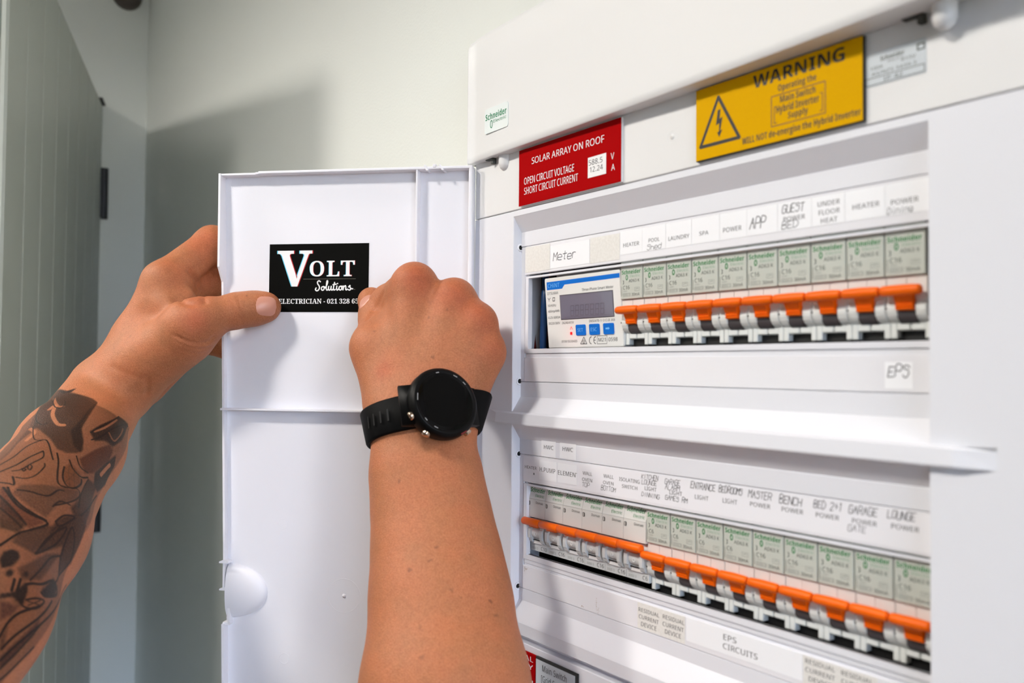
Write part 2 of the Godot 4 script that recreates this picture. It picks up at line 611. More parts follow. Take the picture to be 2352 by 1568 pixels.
# ---------------------------------------------------------------- the board
const AX := [68.3, 337.0]
func cover_plate(board: Node3D, top: float, strip_line: float, strip_low: float, a1: float, a0: float, low_line: float, low_strip: float, ledge: float, bottom: float) -> void:
	var st := S()
	var x0 := 60.0
	var x1 := 339.0
	# base sheet with the aperture, and what lies on it
	plate_with_hole(st, [x0, x1, ledge - 1.0, top - 9.0], [AX[0] - 1.0, AX[1], a0, strip_low + 0.2], -1.5, 0.4)
	box(st, x0, x1, strip_line + 0.25, top - 9.6, 0.0, 1.9, 0.3)
	box(st, 64.4, x1, low_line - 9.0, low_line - 0.3, 0.0, 1.7, 0.25)
	box(st, x0, x1, ledge, low_strip - 0.3, 0.0, 1.5, 0.25)
	box(st, x0, 64.2, low_strip, strip_line, 0.0, 1.5, 0.2)
	# ledges that slope out to the frame
	quad(st, Vector3(x0, top, 8), Vector3(x1, top, 8), Vector3(x1, top - 9.8, 1.6), Vector3(x0, top - 9.8, 1.6), Vector3(0, -1, 1))
	quad(st, Vector3(x0, ledge + 0.2, 1.45), Vector3(x1, ledge + 0.2, 1.45), Vector3(x1, bottom, 8), Vector3(x0, bottom, 8), Vector3(0, 1, 1))
	var p := obj("cover_plate", [[st, M.plastic]], board)
	st = S()
	plate_with_hole(st, [65.2, x1, a0 - 2.8, a1 + 1.25], [AX[0], AX[1], a0, a1], -1.2, 1.9)
	box(st, 65.2, x1, a0 - 5.6, a0 - 3.0, 0.0, 1.2, 0.2)
	obj("aperture_lip", [[st, M.plastic]], p)
	st = S()
	box(st, 64.4, x1, strip_low, strip_line, 0.0, 1.9, 0.25)
	obj("label_holder", [[st, M.clear_strip]], p)
	st = S()
	box(st, 64.4, x1, low_strip, low_line, 0.0, 1.75, 0.25)
	obj("label_holder", [[st, M.clear_strip]], p)

func slot(board: Node3D, y: float) -> void:
	var st := S()
	var c := Vector3(60.02, y, 1.4)
	lathe(st, PackedVector2Array([Vector2(0, 0.1), Vector2(1.5, 0.1), Vector2(1.5, -0.4)]), c + Vector3(0.1, 0, 1.0), Vector3.RIGHT, 20)
	var ring := S()
	lathe(ring, PackedVector2Array([Vector2(1.5, 0.1), Vector2(1.6, 0.5), Vector2(2.3, 0.5), Vector2(2.5, 0.0)]), c + Vector3(0.05, -0.2, 1.0), Vector3.RIGHT, 24)
	obj("screw_slot", [[st, M.hole], [ring, M.door_plastic]], board)

func hood_z(x: float) -> float:
	var t := clampf((x - 12.0) / 323.0, 0.0, 1.15)
	return 15.0 + 9.0 * t * t - maxf(0.0, 44.0 - x) * 0.05

func switchboard() -> void:
	var base := Vector3(200, -400, -15)
	var b := thing("switchboard", base, "white plastic electrical switchboard on the wall with two rows of breakers", "switchboard")
	var st := S()
	# the box behind
	box(st, 18, 20, -298, 204, -94, 0)
	box(st, 379, 381, -298, 204, -94, 0)
	box(st, 18, 381, 202, 204, -94, 0)
	box(st, 18, 381, -298, -296, -94, 0)
	box(st, 18, 381, -298, 204, -94, -92)
	obj("back_box", [[st, M.black]], b)
	st = S()
	# frame round the two recesses
	box(st, 14, 60, -180, 87.4, -15, 8, 0.4)
	box(st, 339, 386, -180, 87.4, -15, 8, 0.4)
	box(st, 59.5, 339.5, 83.7, 87.4, -15, 8, 0.2)
	box(st, 59.5, 339.5, -49.1, -41.5, 1.0, 8)
	box(st, 59.5, 339.5, -180, -172.5, -15, 8, 0.2)
	obj("frame", [[st, M.plastic]], b)
	cover_plate(b, 83.7, 64.4, 46.2, 43.8, -1.2, -6.7, -22.0, -32.0, -41.5)
	cover_plate(b, -49.1, -68.5, -85.6, -87.8, -131.3, -138.3, -153.0, -161.0, -172.5)
	# rail between the recesses, its ends running out into the frame
	st = S()
	var prof := []
	for e in [[34.0, 0.0], [46.0, 1.0], [350.0, 1.0], [364.5, 0.0]]:
		var k: float = e[1]
		prof.append([Vector3(e[0], -41.2 + (0.6 - k * 0.6), 8.0), Vector3(e[0], -42.2, 8.0 + 3.2 * k), Vector3(e[0], -48.3, 8.0 + 3.7 * k), Vector3(e[0], -49.1, 8.0 + 3.4 * k), Vector3(e[0], -49.1, 7.0)])
	for i in 3:
		for k in 4:
			quad(st, prof[i][k], prof[i + 1][k], prof[i + 1][k + 1], prof[i][k + 1], Vector3(0, 1.5 - k * 1.0, 1.0) if k < 3 else Vector3(0, -1, 0))
	obj("rail", [[st, M.plastic]], b)
	st = S()
	box(st, 14, 386, 87.95, 212, -15, 8, 0.4)
	obj("label_band", [[st, M.hood_plastic]], b)
	st = S(true)
	lathe(st, PackedVector2Array([Vector2(0, 0.5), Vector2(1.2, 0.35), Vector2(2.0, -0.6), Vector2(2.6, -0.6), Vector2(3.1, 0.0)]), Vector3(201.6, 106.2, 8.1), Vector3(0, 0, 1), 20)
	obj("dimple", [[st, M.hood_plastic]], b)
	st = S()
	box(st, 14, 386, -310, -184.0, -15, 8, 0.4)
	box(st, 30, 370, -184.0, -180.0, -15, 2)
	obj("lower_band", [[st, M.plastic]], b)
	for y in [64.4, -21.7, -68.2, -152.4]: slot(b, y)
	# hood
	st = S(true)
	var stations := []
	stations.append(Vector2(10, -15))
	stations.append(Vector2(10, 9.5))
	for k in 6:
		var a := PI - k * PI / 12.0
		stations.append(Vector2(15.5 + 5.5 * cos(a), 9.6 + 5.5 * sin(a)))
	stations.append(Vector2(15.6, hood_z(15.6)))
	for x in range(24, 401, 16): stations.append(Vector2(x, hood_z(x)))
	var rows := []
	for s in stations:
		var yt := 212.0
		if s.x < 20.0: yt = 203.0 + 0.9 * sqrt(maxf(0.0, 100.0 - pow(20.0 - s.x, 2)))
		var z: float = s.y
		var row := [Vector3(s.x, 125.6, 7.9), Vector3(s.x, 125.6, z - 0.6), Vector3(s.x, 126.2, z)]
		for k in 5: row.append(Vector3(s.x, lerpf(130.0, yt - 6.0, k / 4.0), z))
		row.append_array([Vector3(s.x, yt - 1.8, z - 1.8), Vector3(s.x, yt, z - 6.0), Vector3(s.x, yt, -15)])
		rows.append(row)
	var under := S()
	for i in rows.size() - 1:
		for k in rows[i].size() - 1:
			quad(under if k == 0 else st, rows[i][k], rows[i + 1][k], rows[i + 1][k + 1], rows[i][k + 1], Vector3(0, -1, 0) if k == 0 else Vector3(-0.4, 0.15, 1))
	var hood := obj("hood", [[st, M.hood_plastic], [under, M.hood_plastic]], b)
	# badge on the hood
	var body := S()
	var green := S()
	var zb := 14.8
	prism(body, "xy", rrect(36.4, 63.4, 140.8, 157.0, 1.6), zb, zb + 0.9)
	write(green, "Schneider", 37.6, 61.8, 149.4, 4.1, zb + 1.0, "sans_bold")
	write(green, "Electric", 47.0, 61.6, 146.4, 2.0, zb + 1.0)
	loop(green, arc(Vector2(44.6, 146.0), 1.2, 2.4, 0, 360, 14), 0.6, zb + 1.0)
	obj("badge", [[body, M.badge], [green, M.badge_ink]], hood)
	# hinge pegs and the small catches beside them
	for q in [[49.0, 5.2, 0.0], [348.5, 4.6, 6.0]]:
		st = S(true)
		var c := Vector3(q[0], 126, 6.5 + q[2])
		lathe(st, PackedVector2Array([Vector2(q[1], 0.5), Vector2(q[1], -6.0), Vector2(q[1] * 0.8, -8.6), Vector2(q[1] * 0.4, -10.2), Vector2(0, -10.6)]), c, Vector3.UP, 24)
		obj("hinge_peg", [[st, M.hood_plastic]], b)
		st = S()
		box(st, q[0] - 18.5, q[0] - 9.5, 125.0, 126.5, 8, 11.0, 0.2)
		box(st, q[0] - 12.0, q[0] - 9.5, 121.8, 126.5, 8, 11.0, 0.2)
		obj("catch", [[st, M.grey_ink]], b)

func door_frame() -> Transform3D:
	return Transform3D(Basis(Vector3(0.69698, -0.00000, -0.71709), Vector3.UP, Vector3(0.71709, -0.00000, 0.69698)), world(Vector3(21.75, 0.00, 14.00)))

func sleft(y: float) -> float:
	return -(185.2 - (123.0 - y) * 0.0262)

func switchboard_door() -> void:
	var board: Node3D = get_node("switchboard")
	var d := Node3D.new()
	d.name = "door"
	board.add_child(d)
	d.transform = board.transform.affine_inverse() * door_frame()
	d.set_meta("label", "opened white inner door with raised rim, held by the hand")
	O = Vector3.ZERO
	var st := S()
	var low := -330.0
	# panel
	var pp := PackedVector2Array([Vector2(sleft(122.9), 122.9), Vector2(-1.3, 122.9), Vector2(-1.3, low), Vector2(sleft(low), low)])
	prism(st, "xy", pp, -10.2, -8.0)
	obj("panel", [[st, M.door_plastic]], d)
	# rims
	st = S()
	box(st, -155.5, -1.3, 121.5, 123.4, -9, 0.2, 0.35)
	box(st, -158.0, -155.0, 121.3, 122.9, -9, -0.4, 0.3)
	box(st, -184.6, -157.5, 121.0, 122.6, -9, -0.8, 0.3)
	box(st, -3.9, -1.3, low, 122.4, -9, 0.2, 0.6)
	var segs := [[122.6, 56.0, 0.0, 2.6, 0.0], [45.8, -151.0, -3.2, -3.2, 0.0], [-151.0, -169.0, -3.0, -2.0, 0.0], [-169.0, -194.0, -2.6, -2.6, 3.4], [-194.0, low, -0.8, -0.8, -0.4]]
	for s in segs:
		var xa: float = sleft(s[0]) + s[4]
		var xb: float = sleft(s[1]) + s[4]
		var a := [Vector3(xa, s[0], -9), Vector3(xa, s[0], s[2]), Vector3(xa + 1.5, s[0], s[2]), Vector3(xa + 1.5, s[0], -9)]
		var c := [Vector3(xb, s[1], -9), Vector3(xb, s[1], s[3]), Vector3(xb + 1.5, s[1], s[3]), Vector3(xb + 1.5, s[1], -9)]
		quad(st, a[0], a[1], c[1], c[0], Vector3(-1, 0, 0))
		quad(st, a[1], a[2], c[2], c[1], Vector3(0, 0, 1))
		quad(st, a[2], a[3], c[3], c[2], Vector3(1, 0, 0))
		quad(st, a[0], a[1], a[2], a[3], Vector3(0, 1, 0))
		quad(st, c[0], c[1], c[2], c[3], Vector3(0, -1, 0))
	# sloping step of the left rim
	var n0 := sleft(56.0)
	var n1 := sleft(45.8)
	quad(st, Vector3(n0, 56.0, 2.6), Vector3(n0 + 1.5, 56.0, 2.6), Vector3(n1 + 1.5, 45.8, -3.2), Vector3(n1, 45.8, -3.2), Vector3(0, -1, 1))
	quad(st, Vector3(n0 + 1.5, 56.0, 2.6), Vector3(n0 + 1.5, 56.0, -9), Vector3(n1 + 1.5, 45.8, -9), Vector3(n1 + 1.5, 45.8, -3.2), Vector3(1, 0, 0))
	quad(st, Vector3(n0, 56.0, 2.6), Vector3(n0, 56.0, -9), Vector3(n1, 45.8, -9), Vector3(n1, 45.8, -3.2), Vector3(-1, 0, 0))
	box(st, sleft(-194) - 0.4, sleft(-194) + 5.0, -195.0, -193.0, -9, -2.6, 0.2)
	obj("rim", [[st, M.door_plastic]], d)
	st = S()
	box(st, -40.9, -39.5, -44.0, 121.6, -9, -0.3, 0.25)
	obj("rib", [[st, M.door_plastic]], d)
	st = S()
	box(st, -181.0, -2.5, -44.9, -43.5, -9, 0.0, 0.25)
	obj("rib", [[st, M.door_plastic]], d)
	for y in [-151.3, -170.2]:
		st = S()
		prism(st, "xy", PackedVector2Array([Vector2(sleft(y) + 1.0, y + 1.7), Vector2(sleft(y) - 2.4, y + 0.3), Vector2(sleft(y) - 2.4, y - 0.8), Vector2(sleft(y) + 4.4, y - 0.8), Vector2(sleft(y) + 4.4, y + 0.6)]), -9, -2.0)
		obj("tab", [[st, M.door_plastic]], d)
	for q in [[-35.0, -31.7], [-24.6, -20.8]]:
		st = S()
		prism(st, "xy", PackedVector2Array([Vector2(q[0], 124.2), Vector2(q[0] + 1.2, 124.2), Vector2(q[1], 120.4), Vector2(q[1] - 1.6, 120.4)]), -9, 1.5)
		obj("latch", [[st, M.door_plastic]], d)
	st = S()
	box(st, -29.0, -26.6, 122.5, 124.9, -6, 0.6, 0.3)
	obj("latch", [[st, M.door_plastic]], d)
	# scooped finger grip, seen as a bulge on this side
	st = S(true)
	var c := Vector3(sleft(-172) + 2.0, -172.0, -8.2)
	var nu := 14
	var nv := 20
	for i in nu:
		for k in nv:
			var f := func(ii: int, kk: int) -> Vector3:
				var r := sin(PI / 2 * ii / nu)
				var h := cos(PI / 2 * ii / nu)
				var a := PI * (-0.5 + float(kk) / nv)
				return c + Vector3(29.0 * r * cos(a), 19.0 * r * sin(a), 7.0 * h)
			quad(st, f.call(i, k), f.call(i + 1, k), f.call(i + 1, k + 1), f.call(i, k + 1), Vector3(0.5, 0, 1))
	obj("finger_grip", [[st, M.door_plastic]], d)
	# moulding marks of the casting
	for q in [[-136.0, -124.2, 3.6], [-133.5, -217.4, 3.6], [-90.6, -171.9, 11.6], [-175.0, 116.5, 4.0]]:
		st = S(true)
		lathe(st, PackedVector2Array([Vector2(q[2] - 0.25, 0.0), Vector2(q[2], 0.16), Vector2(q[2] + 0.25, 0.0)]), Vector3(q[0], q[1], -8.0), Vector3(0, 0, 1), 32)
		obj("moulding_mark", [[st, M.door_plastic]], d)
	st = S()
	lathe(st, PackedVector2Array([Vector2(0, 1.3), Vector2(0.8, 0.9), Vector2(1.5, 0.0)]), Vector3(-90.6, -171.9, -8.0), Vector3(0, 0, 1), 7)
	obj("sprue_stub", [[st, M.door_plastic]], d)

# ---------------------------------------------------------------- signs
func put(t: Node3D, st: SurfaceTool, m: Material, called := "lettering") -> void:
	obj(called, [[st, m]], t)

func signs() -> void:
	# red solar sign
	var t := thing("solar_sign", Vector3(116, 89, 8), "red engraved plastic sign about a solar array on the roof", "sign")
	var st := S()
	box(st, 68.0, 164.4, 89.0, 124.6, 8.02, 9.6, 0.15)
	obj("backing", [[st, M.sign_white]], t)
	st = S()
	box(st, 68.0, 164.4, 89.0, 124.6, 9.6, 9.9, 0.1)
	obj("face", [[st, M.sign_red]], t)
	st = S()
	write(st, "SOLAR ARRAY ON ROOF", 81.7, 150.4, 113.6, 4.1, 9.95)
	write(st, "OPEN CIRCUIT VOLTAGE", 73.8, 123.7, 101.9, 4.4, 9.95)
	write(st, "SHORT CIRCUIT CURRENT", 73.9, 127.4, 95.6, 4.4, 9.95)
	write(st, "V", 156.0, 158.9, 102.6, 3.6, 9.95)
	write(st, "A", 156.5, 159.5, 96.3, 3.5, 9.95)
	put(t, st, M.sign_white)
	st = S()
	box(st, 136.4, 152.2, 95.5, 107.2, 9.9, 10.05)
	put(t, st, M.sign_white, "value_label")
	st = S()
	write(st, "588.5", 137.2, 149.2, 102.5, 3.1, 10.1)
	write(st, "12.24", 138.2, 149.6, 98.4, 3.0, 10.1)
	put(t, st, M.ink)
	# yellow warning sign
	t = thing("warning_sign", Vector3(266, 89, 8), "yellow warning sign with black lightning triangle about the hybrid inverter", "sign")
	st = S()
	box(st, 219.7, 312.6, 89.3, 124.9, 8.02, 9.7, 0.15)
	obj("backing", [[st, M.sign_dark]], t)
	st = S()
	box(st, 219.8, 312.2, 89.7, 124.9, 9.7, 10.0, 0.1)
	obj("face", [[st, M.sign_yellow]], t)
	st = S()
	write(st, "WARNING", 255.6, 303.9, 117.0, 5.9, 10.05, "sans_bold")
	write(st, "Operating the", 269.7, 289.9, 112.3, 2.9, 10.05, "sans_bold")
	write(st, "Main Switch", 270.8, 289.5, 106.9, 3.0, 10.05, "sans_bold")
	write(st, "Hybrid Inverter", 268.7, 291.3, 102.5, 3.2, 10.05, "sans_bold")
	write(st, "Supply", 275.1, 285.6, 98.8, 2.8, 10.05, "sans_bold")
	write(st, "WILL NOT de-energise the Hybrid Inverter", 249.1, 311.4, 92.2, 3.0, 10.05, "sans_bold")
	flat(st, PackedVector2Array([Vector2(234.0, 112.0), Vector2(235.8, 112.2), Vector2(235.2, 107.6), Vector2(237.0, 108.2), Vector2(235.6, 101.8), Vector2(236.9, 102.2), Vector2(235.0, 98.8), Vector2(233.7, 101.2), Vector2(234.8, 101.6), Vector2(235.0, 105.6), Vector2(232.9, 104.8)]), 10.05)
	loop(st, PackedVector2Array([Vector2(234.4, 118.4), Vector2(222.9, 96.1), Vector2(247.4, 96.1)]), 1.7, 10.05)
	put(t, st, M.sign_dark)
	st = S()
	loop(st, rect(266.0, 294.4, 96.9, 110.6), 0.45, 10.04)
	ribbon(st, PackedVector2Array([Vector2(268.8, 105.6), Vector2(267.6, 105.6), Vector2(267.6, 98.2), Vector2(268.8, 98.2)]), 0.4, 10.04)
	ribbon(st, PackedVector2Array([Vector2(291.8, 106.0), Vector2(293.0, 106.0), Vector2(293.0, 98.3), Vector2(291.8, 98.3)]), 0.4, 10.04)
	put(t, st, M.sign_brown, "outline")
	# rating label
	t = thing("rating_label", Vector3(322, 103, 8), "small silver rating label right of the yellow warning sign", "label")
	st = S()
	box(st, 304.0, 338.6, 103.0, 116.8, 8.02, 8.22)
	obj("face", [[st, M.sign_steel]], t)
	st = S()
	write(st, "Schneider", 319.2, 329.6, 112.6, 1.9, 8.26, "sans_bold")
	write(st, "Electric", 322.5, 329.4, 111.3, 0.8, 8.26)
	write(st, "415V", 328.1, 334.4, 110.0, 1.4, 8.26)
	write(st, "100A", 314.6, 320.3, 109.7, 1.4, 8.26)
	write(st, "AS/NZS 3439.3", 315.2, 334.6, 107.3, 1.4, 8.26)
	write(st, "IP 42", 320.6, 328.9, 104.2, 1.5, 8.26)
	loop(st, rect(312.6, 338.0, 103.6, 106.5), 0.3, 8.26)
	loop(st, rect(335.2, 338.0, 112.6, 114.8), 0.6, 8.26)
	put(t, st, M.grey_ink)
	# signs below the second row
	t = thing("main_switch_sign", Vector3(109, -230, 8), "grey sign with a black border reading main switch, below the second row", "sign")
	st = S()
	box(st, 89.6, 129.2, -232.0, -187.7, 8.02, 9.5, 0.15)
	obj("backing", [[st, M.sign_dark]], t)
	st = S()
	box(st, 90.0, 127.4, -230.6, -189.2, 9.5, 9.75, 0.1)
	obj("face", [[st, M.sign_steel]], t)
	st = S()
	write(st, "Main Switch", 96.5, 119.9, -195.0, 3.7, 9.8, "sans")
	write(st, "[Grid Supply]", 95.6, 121.0, -201.2, 3.7, 9.8, "sans")
	put(t, st, M.ink)
	t = thing("supply_sign", Vector3(66, -230, 8), "red sign with pale capitals left of the main switch sign", "sign")
	st = S()
	box(st, 44.0, 89.2, -232.0, -187.9, 8.02, 9.6, 0.15)
	obj("face", [[st, M.sign_red]], t)
	st = S()
	write(st, "NORMAL", 56.0, 87.0, -192.6, 3.0, 9.65)
	write(st, "SUPPLY", 56.0, 87.0, -197.4, 3.0, 9.65)
	write(st, "SWITCH", 56.0, 87.0, -206.6, 3.0, 9.65)
	put(t, st, M.sign_white)

# ---------------------------------------------------------------- paper labels
# each: name, label, group, [x0, x1, y0, y1], material, lines of [kind, text, x0, x1, y, cap]; kind P printed, H by hand
func paper_label(label: String, group: String, r: Array, m: String, lines: Array, z := 1.95, called := "paper_label") -> void:
	var t := thing(called, Vector3((r[0] + r[1]) / 2.0, r[2], z), label, "label", group)
	var st := S()
	box(st, r[0], r[1], r[2], r[3], z, z + 0.09)
	obj("paper", [[st, M[m]]], t)
	var pr := S()
	var hd := S()
	var np := 0
	var nh := 0
	for l in lines:
		if l[0] == "P":
			write(pr, l[1], l[2], l[3], l[4], l[5], z + 0.12)
			np += 1
		elif l[0] == "T":   # the last letter runs off the edge of the sticker
			flat(pr, rect(l[2], l[3], l[4] - l[5], l[4]), z + 0.12)
		elif l[0] == "D":
			flat(hd, arc(Vector2(l[2], l[4]), 0.6, 0.75, 0, 360, 10), z + 0.12)
			nh += 1
		else:
			scrawl(hd, l[1], l[2], l[3], l[4], l[5], z + 0.13)
			nh += 1
	if np: obj("printed_lettering", [[pr, M.ink]], t)
	if nh: obj("handwriting", [[hd, M.pen]], t)

func paper_labels() -> void:
	var g := "paper labels over the upper breakers"
	paper_label("blank beige paper at the left end of the upper label strip", g, [65.0, 90.8, 47.6, 63.9], "aged_paper", [])
	paper_label("white paper label handwritten Meter above the energy meter", g, [91.2, 128.9, 48.0, 62.0], "paper", [["H", "Meter", 94.0, 116.6, 52.6, 5.2]], 1.98)
	paper_label("blank beige paper between the Meter and HEATER labels", g, [129.2, 155.0, 47.7, 62.6], "aged_paper", [])
	var up := [
		["printed HEATER beside the blank beige paper", 155.3, 173.1, [["P", "HEATER", 158.0, 170.8, 54.2, 2.1]]],
		["printed POOL with Shed written under it", 173.2, 191.0, [["P", "POOL", 178.2, 186.5, 54.7, 2.0], ["H", "Shed", 177.0, 187.7, 50.7, 2.6]]],
		["printed LAUNDRY", 191.2, 209.4, [["P", "LAUNDRY", 193.1, 207.9, 53.9, 2.1]]],
		["printed SPA", 209.6, 228.1, [["P", "SPA", 214.8, 220.9, 54.1, 2.0]]],
		["printed POWER between SPA and APP", 228.3, 245.0, [["P", "POWER", 230.5, 241.9, 53.8, 2.2]]],
		["handwritten APP in tall letters", 245.2, 263.0, [["H", "APP", 246.9, 255.9, 53.4, 5.0]]],
		["printed POWER with GUEST BED written over it", 263.2, 281.5, [["H", "GUEST", 265.6, 277.4, 58.2, 3.8], ["P", "POWER", 266.4, 278.1, 54.5, 2.0], ["H", "BED", 265.5, 274.2, 51.1, 3.2]]],
		["printed UNDER FLOOR HEAT on three lines", 281.7, 298.2, [["P", "UNDER", 284.8, 295.9, 58.6, 2.1], ["P", "FLOOR", 285.3, 295.9, 54.8, 2.1], ["P", "HEAT", 286.4, 294.7, 51.1, 2.1]]],
		["printed HEATER right of UNDER FLOOR HEAT", 298.4, 317.0, [["P", "HEATER", 302.1, 314.6, 54.9, 2.1]]],
		["printed POWER with Dining written under it", 317.2, 337.0, [["P", "POWER", 319.8, 331.7, 54.3, 2.1], ["H", "Dining", 318.1, 329.0, 50.6, 2.6]]],
	]
	for i in up.size():
		paper_label("white paper label " + up[i][0], g, [up[i][1], up[i][2], 50.2, 63.2], "paper", up[i][3], 1.95 + 0.02 * (i % 2))
	paper_label("small white label handwritten EPS below the upper row", "", [316.6, 328.8, -20.4, -9.6], "paper", [["H", "EPS", 318.0, 327.0, -15.6, 4.4]], 1.75)
	paper_label("white strip of printed and handwritten circuit names above the lower row", "", [64.6, 337.0, -84.2, -69.2], "strip_paper", [
		["P", "HEATER", 66.3, 78.8, -77.0, 1.9], ["D", "", 76.1, 0, -79.7, 0],
		["P", "WALL", 123.9, 132.4, -75.2, 2.0], ["P", "OVEN", 123.5, 132.4, -78.9, 2.0], ["H", "TOP", 123.4, 130.0, -82.1, 2.4],
		["P", "WALL", 142.4, 150.9, -75.0, 2.0], ["P", "OVEN", 142.1, 150.9, -78.6, 1.9], ["H", "BOTTOM", 140.3, 152.6, -82.1, 2.5],
		["P", "ISOLATING", 155.6, 172.0, -75.3, 2.0], ["P", "SWITCH", 157.9, 170.2, -78.9, 1.9],
		["H", "KITCHEN", 173.4, 186.0, -72.2, 2.4], ["H", "LOUNGE", 173.6, 185.0, -75.1, 2.4], ["P", "LIGHT", 176.1, 184.9, -78.1, 2.1], ["H", "DINNING", 173.6, 187.0, -81.6, 2.2],
		["H", "GARAGE", 191.0, 201.8, -73.0, 2.6], ["H", "ALARM", 191.2, 201.6, -75.8, 2.5], ["P", "LIGHT", 194.5, 203.4, -78.1, 2.1], ["H", "GAMES RM", 191.3, 207.0, -81.2, 2.4],
		["H", "ENTRANCE", 209.3, 225.6, -73.1, 3.2], ["P", "LIGHT", 212.3, 221.3, -78.2, 2.1], ["H", "BEDROOMS", 228.0, 242.4, -72.9, 3.1], ["P", "LIGHT", 230.5, 239.5, -77.8, 2.2],
		["H", "MASTER", 246.2, 259.6, -73.2, 3.3], ["P", "POWER", 247.3, 259.0, -77.2, 2.0], ["H", "BENCH", 264.0, 276.0, -73.6, 3.6], ["P", "POWER", 265.4, 277.0, -77.2, 2.0],
		["H", "BED 2+1", 282.4, 296.6, -73.2, 3.2], ["P", "POWER", 283.6, 295.2, -77.2, 2.0], ["H", "GARAGE", 299.8, 313.0, -73.2, 3.3], ["P", "POWER", 301.5, 312.9, -77.2, 2.0], ["H", "GATE", 299.4, 307.8, -80.7, 2.6],
		["H", "LOUNGE", 317.6, 329.6, -72.7, 3.2], ["P", "POWER", 319.4, 331.3, -76.8, 2.0]], 1.92, "circuit_list")
	g = "raised stickers over the left end of the lower row"
	paper_label("white sticker printed HWC over H.PUMP, the first of two HWC stickers", g, [83.6, 98.0, -67.9, -57.7], "paper", [["P", "HWC", 86.3, 95.9, -63.2, 2.4]], 1.95)
	paper_label("white sticker printed HWC over ELEMENT, the second of two HWC stickers", g, [102.1, 117.6, -67.5, -57.8], "paper", [["P", "HWC", 104.9, 114.8, -62.9, 2.4]], 1.95)
	paper_label("white sticker printed H.PUMP in large capitals", g, [81.8, 99.6, -82.4, -70.4], "paper", [["P", "H.PUMP", 82.3, 98.0, -77.4, 2.7]], 2.12)
	paper_label("white sticker printed ELEMENT in large capitals", g, [100.2, 118.9, -82.2, -70.5], "paper", [["P", "ELEMEN", 100.8, 117.4, -77.5, 2.6], ["T", "", 117.8, 118.8, -75.0, 0.25]], 2.12)
	g = "labels under the lower row"
	paper_label("pale label reading residual current device twice, left of EPS CIRCUITS", g, [170.8, 205.6, -152.4, -138.6], "aged_paper", [["P", "RESIDUAL", 171.6, 187.2, -143.3, 2.0], ["P", "CURRENT", 171.8, 186.8, -147.0, 2.1], ["P", "DEVICE", 173.6, 185.2, -150.8, 2.3], ["P", "RESIDUAL", 189.9, 205.1, -143.0, 2.1], ["P", "CURRENT", 189.8, 204.7, -146.8, 2.2], ["P", "DEVICE", 191.5, 202.8, -150.4, 2.2]], 1.8)
	paper_label("white label printed EPS CIRCUITS in large capitals", g, [206.4, 276.4, -150.4, -138.6], "paper", [["P", "EPS", 231.0, 239.0, -143.6, 2.7], ["P", "CIRCUITS", 230.7, 251.6, -147.9, 2.7]], 1.8)
	paper_label("pale label reading residual current device twice, right of EPS CIRCUITS", g, [276.8, 313.0, -152.4, -138.8], "aged_paper", [["P", "RESIDUAL", 278.0, 293.0, -141.9, 2.0], ["P", "CURRENT", 278.0, 293.0, -145.6, 2.0], ["P", "DEVICE", 279.8, 291.4, -149.2, 2.0], ["P", "RESIDUAL", 296.1, 310.9, -142.0, 2.0], ["P", "CURRENT", 296.1, 310.8, -145.6, 2.0], ["P", "DEVICE", 297.8, 309.2, -149.2, 2.0]], 1.8)
	# brown smears of old glue and dirt on the lower cover
	var rng := RandomNumberGenerator.new()
	rng.seed = 5
	O = Vector3(138, -150, 2)
	var st := S()
	for q in [[138.0, -151.0, 3.0, 2.6], [136.6, -146.0, 0.5, 4.0], [66.6, -142.6, 0.8, 4.4], [68.4, -140.2, 2.2, 0.9], [124.0, -151.4, 1.6, 0.8]]:
		for k in 16:
			var c := Vector2(q[0] + rng.randfn() * q[2] * 0.4, q[1] + rng.randfn() * q[3] * 0.4)
			var s := rng.randf_range(0.08, 0.3)
			flat(st, PackedVector2Array([c + Vector2(-s, 0), c + Vector2(0, -s * 0.7), c + Vector2(s, s * 0.2), c + Vector2(0, s)]), 1.8 + 0.01 * k)
	var stain := mat("glue", Color(0.62, 0.53, 0.45), 0.7)
	lone("dirt_marks", O, [[st, stain]], "brown specks of dirt and old glue on the lower cover plate", "dirt", "", "stuff")

# ---------------------------------------------------------------- meter
# a rectangle of the meter's face, drawn so that it stands square once the face leans back
func para(x0: float, x1: float, y0: float, y1: float, r: float, mid := 42.0) -> PackedVector2Array:
	var out := rect(x0, x1, y0, y1) if r == 0.0 else rrect(x0, x1, y0, y1, r)
	for i in out.size(): out[i].x += 0.1056 * (mid - out[i].y)
	return out

